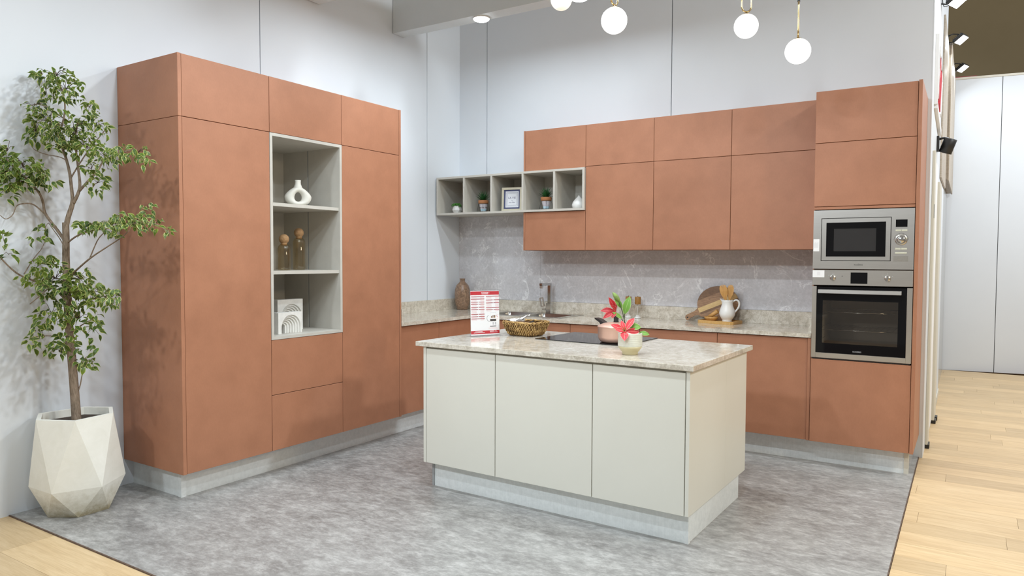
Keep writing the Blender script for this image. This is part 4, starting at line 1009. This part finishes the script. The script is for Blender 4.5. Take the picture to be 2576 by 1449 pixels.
def arch(cx_, y0_, w_, h_, dpt, label, rings, cx0, r0, dr, shift, leg):
    zb_ = NZ0+.0205
    t = thing('arch_sculpture', label, 'ornament', FL((cx_, y0_+w_/2, zb_)), 'carved arch blocks in the niche')
    fn = lambda u, v, d: FL((cx_+dpt/2-d, y0_+u, zb_+v))
    def path(c, r): return [(c-r, 0)]+[(c-r*math.cos(PI*k/20), leg+r*math.sin(PI*k/20)) for k in range(21)]+[(c+r, 0)]
    c, r = cx0, r0
    p = path(c, r); n = len(p)
    op = [(0, 0)]+[(0, leg)]+[(0, h_)]*1
    outer = [(0, 0)]
    for k in range(21):
        a = PI*k/20; ux, uz = -math.cos(a), math.sin(a)
        tt = min((w_-c)/ux if ux > 1e-6 else 1e9, (0-c)/ux if ux < -1e-6 else 1e9, (h_-leg)/uz if uz > 1e-6 else 1e9)
        outer.append((c+ux*tt, leg+uz*tt))
    outer.append((w_, 0))
    # include the square corners
    ca = math.atan2(h_-leg, c); cb = PI-math.atan2(h_-leg, w_-c)
    for cn2, q in (((0, h_), ca), ((w_, h_), cb)):
        k = min(range(21), key=lambda i: abs(PI*i/20-q)); outer[k+1] = cn2
    out('outer_block', G().band(p, outer, fn, 0, dpt), M['plaster'], t)
    for i in range(rings):
        c2, r2 = c-shift, r-dr
        p2 = path(c2, r2)
        dd_ = .004*(i+1)
        # raised lip then groove
        pm = [((a[0]*.3+b[0]*.7), (a[1]*.3+b[1]*.7)) for a, b in zip(p, p2)]
        g = G().band(pm, p, fn, dd_+.007, dpt).band(p2, pm, fn, dd_, dpt)
        out('arch_band', g, M['plaster'], t)
        c, r, p = c2, r2, p2
arch(.36, -2.548, .215, .215, .055, 'taller white plaster block with carved nested arches, at the back', 6, .118, .088, .0112, .0075, .095)
arch(.50, -2.655, .195, .140, .05, 'lower white plaster block with carved nested arches, in front', 6, .105, .078, .0100, .0085, .045)

# ------------------------------------------------------------------ pendants
struct(out('ceiling_board', bx(1.6, 3.7, -2.15, -.85, 3.781, 3.80), M['beam']), 'white board on the beams that carries the pendant lamps', 'board')
PEND = [((1412, -1, 4.95), 'opal globe pendant cut by the top edge, warmest and leftmost', .6, 'globew'), ((1545, 52, 4.05), 'opal globe pendant on a brass loop, second from the left and largest', .75, 'globe'),
        ((1877, 66, 4.45), 'opal globe pendant on a wide brass loop, second from the right', .12, 'globe'), ((2007, 129, 4.25), 'opal globe pendant hanging lowest, with its brass loop seen edge on', 1.2, 'globe')]
for (u, v, d_), lab, rot, mt in PEND:
    c = px(u, v, d_); R = .0735
    t = thing('pendant_lamp', lab, 'lamp', c, 'globe pendants above the island')
    out('globe', G().lathe([(max(R*math.sin(a), .0008), c.z-R*math.cos(a)) for a in [PI*k/20 for k in range(20)]], (c.x, c.y, 0), 36), M[mt], t)
    out('brass_cap', G().lathe([(.024, c.z+R*.945), (.020, c.z+R+.001), (.006, c.z+R+.004), (.005, c.z+R+.014), (.001, c.z+R+.015)], (c.x, c.y, 0), 24), M['brass'], t)
    hv_ = _r*math.cos(rot)+Vector((-_r.y, _r.x, 0))*math.sin(rot); zb_ = c.z+R+.014; hw_, hh = .030, .20
    pts = [Vector((c.x, c.y, zb_+hw_))+hv_*(hw_*math.cos(a))+Vector((0, 0, hw_*math.sin(a))) for a in [PI+PI*k/12 for k in range(13)]]
    pts += [Vector((c.x, c.y, zb_+hh-hw_))+hv_*(hw_*math.cos(a))+Vector((0, 0, hw_*math.sin(a))) for a in [PI*k/12 for k in range(13)]]
    out('brass_loop', G().tube(pts, .0052, 10, closed=True), M['brass'], t)
    out('cord_grip', G().lathe([(.007, zb_+hh), (.0085, zb_+hh+.004), (.0065, zb_+hh+.03), (.003, zb_+hh+.034)], (c.x, c.y, 0), 14), M['black'], t)
    out('cord', G().tube([(c.x, c.y, zb_+hh+.03), (c.x, c.y, 3.78)], .0022, 6), M['black'], t)

# ------------------------------------------------------------------ corridor side fittings
def flood(y, z, lab, sc_=1.0):
    t = thing('floodlight', lab, 'floodlight', (4.056, y, z), 'floodlights along the corridor wall')
    Mx = Matrix.Translation((4.168, y+.02, z)) @ Matrix.Rotation(-.35, 4, 'Z') @ Matrix.Rotation(-.62, 4, 'Y')
    def tb(g): bmesh.ops.transform(g.bm, matrix=Mx, verts=g.bm.verts); return g
    out('housing', tb(bx(-.085*sc_, .085*sc_, -.11*sc_, .11*sc_, -.012, .022, .006)), M['blackm'], t)
    g = G()
    for k in range(6): g.box((-.07+.026*k)*sc_, (-.064+.026*k)*sc_, -.09*sc_, .09*sc_, .022, .036)
    out('cooling_fins', tb(g), M['blackm'], t)
    out('lens', tb(bx(-.078*sc_, .078*sc_, -.10*sc_, .10*sc_, -.0165, -.012, .001)), M['flood'], t)
    out('bracket', G().tube([(4.055, y, z+.04), (4.10, y-.02, z+.05), (4.14, y-.01, z+.045), (4.16, y, z+.035)], .006, 6), M['blackm'], t)
    out('bracket', G().tube([(4.055, y, z-.02), (4.09, y-.02, z-.035), (4.12, y-.01, z-.01), (4.135, y, z+.012)], .006, 6), M['blackm'], t)
    out('cable', G().tube([(4.06, y-.02, z+.05), (4.065, y-.03, z-.02), (4.075, y-.03, z-.055), (4.11, y-.01, z-.045), (4.12, y, z-.01)], .0035, 6), M['black'], t)
    area('floodlight_lamp', Mx @ Vector((0, 0, -.03)), .14, 5, COOL, Mx.to_euler())
flood(1.05, 3.48, 'white glowing floodlight at the top edge of the picture, nearest of the three', .75)
flood(2.80, 3.615, 'white glowing floodlight, middle one of the three above the corridor', .62)
flood(4.35, 3.675, 'white glowing floodlight furthest back, just above the far white wall', .62)
# cylinder spot
sp = px(2384, 367, 5.75)
t = thing('wall_spotlight', 'black cylinder spotlight on the corridor wall right of the ovens', 'spotlight', (4.055, sp.y, sp.z))
out('wall_plate', bx(4.0545, 4.072, sp.y-.02-.06, sp.y-.02+.02, sp.z-.045, sp.z+.075, .002), M['blackm'], t)
out('arm', G().tube([(4.07, sp.y-.03, sp.z+.055), (4.10, sp.y-.02, sp.z+.062), (sp.x, sp.y, sp.z+.06)], .009, 8), M['blackm'], t)
a1 = px(2392, 349, 5.73); a0 = px(2377, 385, 5.77); ax = (a1-a0).normalized(); q = ax.to_track_quat('Z', 'Y').to_matrix().to_4x4(); Ls = (a1-a0).length
out('cylinder', G().lathe([(.041, 0), (.047, 0), (.047, Ls), (.044, Ls+.002), (.001, Ls+.002)], a0, 28, False, q), M['blackm'], t)
out('led_face', G().lathe([(.001, .008), (.042, .008)], a0, 28, False, q), M['spotled'], t)
# sign letters on the corridor wall
t = thing('wall_sign', 'raised white and red sign on the corridor wall above the spotlight, seen edge on', 'sign', (4.055, .7, 2.4))
def ws(y0, z0, y1, z1, w_, mat, nm_, d_=.022):
    g = G(); dy, dz = y1-y0, z1-z0; L_ = math.hypot(dy, dz); ny, nz = -dz/L_*w_/2, dy/L_*w_/2
    g.prism([(y0+ny, z0+nz), (y1+ny, z1+nz), (y1-ny, z1-nz), (y0-ny, z0-nz)], lambda u, v, d: Vector((4.0545+d, u, v)), 0, d_); return out(nm_, g, M[mat], t)
ws(.30, 2.52, .30, 3.02, .05, 'paper', 'white_stroke'); ws(.30, 2.52, 1.15, 2.44, .05, 'paper', 'white_stroke'); ws(.42, 2.60, .55, 2.98, .07, 'white', 'white_stroke')
ws(.55, 2.62, .75, 2.95, .10, 'red', 'red_stroke'); ws(.78, 2.58, .98, 2.90, .10, 'red', 'red_stroke'); ws(1.02, 2.56, 1.15, 2.84, .05, 'paper', 'white_stroke'); ws(.55, 2.98, 1.2, 2.86, .03, 'paper', 'white_stroke')
# door and jambs in the corridor wall
struct(out('door_1', bx(4.0545, 4.058, .50, 1.24, .03, 2.17, .001), M['paper']), 'white door leaf in the corridor wall, seen edge on', 'door')
tj = struct(out('trim_5', bx(4.0545, 4.072, .30, .48, .03, 2.19, .002), M['creamp']), 'near cream door jamb with a black rubber foot', 'trim')
out('foot', bx(4.0545, 4.082, .31, .42, .001, .030), M['black'], tj); out('hinge', bx(4.072, 4.075, .30, .33, 1.70, 1.80), M['greyp'], tj)
tj = struct(out('trim_6', bx(4.0545, 4.078, 1.26, 1.62, .03, 2.05, .002), M['creamp']), 'far cream door jamb with black rubber feet', 'trim')
out('foot', bx(4.0545, 4.090, 1.27, 1.38, .001, .030), M['black'], tj); out('foot', bx(4.060, 4.096, 1.42, 1.52, .001, .030), M['black'], tj)
struct(out('trim_7', bx(4.0545, 4.064, 2.2, 2.8, 0, .07, .001), M['creamp']), 'low pale skirting along the corridor wall', 'trim')
# overhanging brown cupboards
t = thing('high_cupboard', 'beige brown wood cupboards hanging high along the corridor, seen edge on', 'cupboard', (4.03, 3.0, 2.17))
out('body', bx(3.93, 4.084, 1.66+.0, 4.80, 2.235, 3.62), M['brown'], t) if False else None
yy = [2.91, 3.38, 3.85, 4.32, 4.79]
out('body', bx(3.92, 4.080, 2.905, 4.795, 2.225, 3.62), M['brown'], t)
for a, b in zip(yy, yy[1:]): out('door', bx(4.081, 4.097, a+.003, b-.003, 2.215, 3.61, .002), M['brown'], t)
t2 = thing('tall_cupboard', 'beige brown cladding panel on the corridor wall below the floodlights', 'cupboard', (4.06, 2.3, 2.12))
for a, b in ((1.70, 2.29), (2.30, 2.895)): out('cladding_board', bx(4.0545, 4.070, a, b, 2.13, 3.56, .002), M['brown'], t2)

# ------------------------------------------------------------------ ficus in faceted planter
B_ = [(.191, -3.919), (.325, -3.831), (.321, -3.668), (.205, -3.62), (.085, -3.68), (.075, -3.84)]
M_ = [(.086, -3.965), (.319, -3.959), (.414, -3.75), (.284, -3.551), (.09, -3.55), (.004, -3.76)]
T_ = [(.204, -3.973), (.398, -3.873), (.366, -3.658), (.194, -3.569), (.060, -3.654), (.035, -3.885)]
zB, zM, zT = .0045, .165, .54
t = thing('planter', 'large faceted cream planter with dirt along its base, holding the ficus tree', 'planter', (.20, -3.77, zB))
g = G(); Vb = [g.bm.verts.new((*p, zB)) for p in B_]; Vm = [g.bm.verts.new((*p, zM)) for p in M_]; Vt = [g.bm.verts.new((*p, zT)) for p in T_]
# ring order: M0, B0/T0, M1, B1/T1, M2 ...
pc_ = Vector((.2095, -3.769))
def ins(p, k, z): q = pc_+(Vector(p)-pc_)*k; return (q.x, q.y, z)
Vi = [g.bm.verts.new(ins(p, .885, zT)) for p in T_]; Vj = [g.bm.verts.new(ins(p, .87, .47)) for p in T_]
n = 6
for i in range(n):
    j = (i+1) % n
    g.bm.faces.new((Vm[i], Vm[j], Vt[i])); g.bm.faces.new((Vt[i], Vm[j], Vt[j]))
    g.bm.faces.new((Vm[i], Vb[i], Vm[j])); g.bm.faces.new((Vb[i], Vb[j], Vm[j]))
    g.bm.faces.new((Vt[i], Vt[j], Vi[j], Vi[i])); g.bm.faces.new((Vi[i], Vi[j], Vj[j], Vj[i]))
g.bm.faces.new(Vb[::-1])
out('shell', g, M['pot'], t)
g = G().prism([ins(p, .872, 0)[:2] for p in T_], lambda u, v, d: Vector((u, v, .500+d)), -.03, 0); out('soil', g, M['soil'], t)

tb_ = Vector((.205, -3.765, .49)); TD = dep(tb_+Vector((0, 0, .6)))
t = thing('ficus_tree', 'tall variegated ficus tree with cream edged leaves in the faceted planter', 'tree', tb_)
def T(u, v, dd=0.): return pxt(u, v, TD+dd, .045)
def limb(name, pts, r0, r1, mat='bark', n=8):
    P = [T(*p) for p in pts]; m_ = len(P)
    # smooth the polyline
    Q = []
    for i in range(m_-1):
        a = P[max(i-1, 0)]; b = P[i]; c = P[i+1]; d = P[min(i+2, m_-1)]
        for k in range(4):
            s_ = k/4; Q.append(.5*((2*b)+(c-a)*s_+(2*a-5*b+4*c-d)*s_*s_+(3*b-a-3*c+d)*s_**3))
    Q.append(P[-1]); nq = len(Q)
    return out(name, G().tube(Q, [r0+(r1-r0)*i/(nq-1) for i in range(nq)], n), M[mat], t)
limb('trunk', [(193, 1062), (190, 1020), (187, 980), (183, 930), (178, 870), (173, 810), (170, 750), (168, 700), (166, 650), (166, 600), (165, 560)], .0235, .0165, n=12)
limb('branch', [(165, 575), (172, 545), (181, 518), (184, 500)], .0145, .0115)
limb('branch', [(184, 512), (180, 475), (176, 440), (168, 405), (156, 370), (147, 345), (160, 300), (163, 260), (152, 215), (140, 180)], .0095, .0025)
limb('branch', [(184, 512), (196, 488), (201, 465), (197, 425), (192, 385), (190, 345), (198, 300)], .010, .003)
limb('branch', [(200, 480), (222, 455), (245, 430), (262, 405), (300, 385), (345, 375)], .0075, .0022)
limb('branch', [(163, 605), (145, 580), (128, 558), (113, 535), (107, 505), (96, 482), (72, 455), (45, 430), (15, 400)], .0090, .0035)
limb('branch', [(113, 538), (85, 515), (62, 512), (42, 518), (32, 540), (15, 551), (0, 541)], .0040, .0018)
limb('branch', [(168, 612, .0), (200, 590, -.05), (245, 578, -.12), (300, 572, -.18), (350, 560, -.22), (395, 565, -.24), (428, 588, -.25)], .0050, .0018)
limb('branch', [(170, 700, .0), (205, 668, -.06), (232, 646, -.10), (268, 622, -.15), (305, 598, -.18), (325, 580, -.2)], .0055, .0022)
limb('branch', [(225, 652, -.08), (245, 605, -.1), (262, 585, -.12)], .0035, .002)
limb('branch', [(172, 745), (130, 725), (90, 708), (50, 692), (20, 668), (-15, 630)], .0065, .0035)
limb('branch', [(60, 690), (85, 650), (105, 625), (115, 600)], .0030, .0015)
limb('branch', [(172, 640), (150, 600), (132, 575), (122, 560)], .0030, .0015)
limb('branch', [(188, 1000), (200, 975), (207, 940), (212, 905), (222, 895)], .0040, .0018)
limb('branch', [(178, 880), (150, 850), (110, 845), (75, 850)], .0040, .0018)
limb('branch', [(172, 790), (215, 760, -.05), (262, 745, -.1), (295, 755, -.12)], .0050, .002)
limb('branch', [(170, 760), (130, 725, -.05), (100, 745, -.1), (75, 765, -.1)], .0045, .002)
limb('branch', [(175, 840), (210, 815, -.05), (240, 800, -.08)], .0045, .002)
limb('branch', [(163, 300), (120, 270), (90, 262), (70, 270)], .0035, .0015)
limb('branch', [(170, 405), (150, 395), (115, 388), (85, 375), (72, 350)], .0030, .0012)
limb('branch', [(177, 450), (195, 420), (225, 375), (262, 330), (270, 310)], .0045, .0018)
rnd = random.Random(11)
CL = [(140, 190, 42, 26, 26), (105, 185, 30, 16, 8), (165, 225, 45, 35, 40), (115, 225, 25, 30, 14), (85, 268, 26, 20, 14), (125, 305, 55, 42, 58), (90, 330, 30, 30, 18), (185, 330, 52, 42, 56), (225, 270, 26, 20, 16), (250, 320, 26, 28, 20), (150, 355, 40, 28, 28), (215, 370, 42, 30, 36), (265, 395, 34, 34, 26), (300, 385, 28, 20, 16), (345, 385, 30, 20, 16), (365, 405, 14, 12, 5), (245, 460, 24, 28, 18), (230, 425, 26, 20, 12),
      (18, 380, 26, 30, 18), (20, 430, 34, 40, 30), (58, 420, 38, 34, 30), (100, 425, 26, 28, 20), (65, 460, 40, 20, 18), (20, 480, 24, 22, 12), (120, 455, 24, 18, 10),
      (225, 570, 40, 17, 34), (275, 565, 30, 16, 18), (310, 555, 32, 20, 26), (345, 560, 30, 22, 26), (370, 525, 16, 16, 8), (395, 562, 20, 14, 8), (422, 580, 12, 10, 5), (290, 590, 20, 12, 6),
      (115, 570, 22, 14, 8), (100, 600, 28, 10, 8), (8, 600, 14, 22, 8), (22, 640, 16, 14, 4),
      (115, 665, 40, 26, 30), (75, 700, 30, 18, 12), (140, 700, 45, 32, 38), (200, 700, 38, 30, 34), (235, 735, 38, 30, 34), (180, 745, 50, 30, 42), (275, 750, 26, 26, 20), (110, 735, 30, 22, 14), (130, 790, 48, 30, 36), (200, 800, 45, 30, 30), (235, 830, 20, 24, 12), (105, 825, 22, 16, 8), (85, 860, 18, 26, 10), (140, 880, 26, 22, 14), (170, 850, 24, 20, 12), (225, 910, 30, 16, 16), (190, 880, 18, 26, 6), (240, 880, 16, 16, 4)]
LP = [.04, .66, .95, 1., .86, .58, .26, .06, 0]
lm = []
for k in range(6):
    g = G(); g.blade((0, 0, 0), (0, 0, -1), .38+.045*(k % 3), (1, 0, 0), .08+.05*k, .20+.07*(k % 2), LP)
    me = bpy.data.meshes.new('leaf'); bmesh.ops.recalc_face_normals(g.bm, faces=g.bm.faces); g.bm.to_mesh(me); g.bm.free(); me.materials.append(M['leaf']); lm.append(me)
leaves = []; tw = G()
for (cu, cv, ru, rv, cnt) in CL:
    base_dd = -.02 if cu < 260 else -.16
    cen = T(cu, cv, base_dd)
    for k in range(int(cnt*1.55)):
        while True:
            a, b = rnd.uniform(-1, 1), rnd.uniform(-1, 1)
            if a*a+b*b < 1: break
        dd = base_dd+rnd.uniform(-.17, .06)
        p = T(cu+a*ru, cv+b*rv, dd)
        outw = (p-cen); outw.z *= .3
        outw = outw.normalized() if outw.length > 1e-4 else Vector((1, 0, 0))
        dirn = (Vector((0, 0, -1))*(.55+.6*rnd.random())+outw*rnd.uniform(.2, 1.0)+Vector((rnd.uniform(-.8, .8), rnd.uniform(-.8, .8), rnd.uniform(-.3, .6)))).normalized()
        face = Vector((1, -.6, .5))+Vector((rnd.uniform(-1, 1), rnd.uniform(-1, 1), rnd.uniform(-.6, .8)))
        z_ = -dirn; x_ = (face-z_*face.dot(z_)).normalized(); y_ = z_.cross(x_)
        L_ = rnd.uniform(.036, .058)
        if (p+dirn*L_).x < .02: dirn.x = abs(dirn.x)
        mt = Matrix(((x_.x, y_.x, z_.x, p.x), (x_.y, y_.y, z_.y, p.y), (x_.z, y_.z, z_.z, p.z), (0, 0, 0, 1))) @ Matrix.Scale(L_, 4)
        leaves.append((mt, rnd.randrange(6), dd))
        if k % 4 == 0:
            tw.tube([cen, (cen+p)/2+Vector((rnd.uniform(-.01, .01), 0, .012)), p], [.0016, .0013, .0009], 4)
leaves.sort(key=lambda q: q[2])
LG = G()
for i, (mt, k, _) in enumerate(leaves):
    if i < 300:
        o = bpy.data.objects.new('leaf', lm[k]); sc.collection.objects.link(o); o.parent = t
        o.matrix_local = Matrix.Translation(-t.location) @ mt
    else:
        src = lm[k]; uvl = src.uv_layers[0].data; vv = [LG.bm.verts.new(mt @ v.co) for v in src.vertices]
        for f in src.polygons:
            try: nf = LG.bm.faces.new([vv[i2] for i2 in f.vertices])
            except ValueError: continue
            nf.smooth = True
            for l, li in zip(nf.loops, f.loop_indices): l[LG.uv].uv = uvl[li].uv
o = out('foliage', LG, M['leaf'], t); o['kind'] = 'stuff'
o = out('fine_twig', tw, M['twig'], t); o['kind'] = 'stuff'
print('leaves', len(leaves))
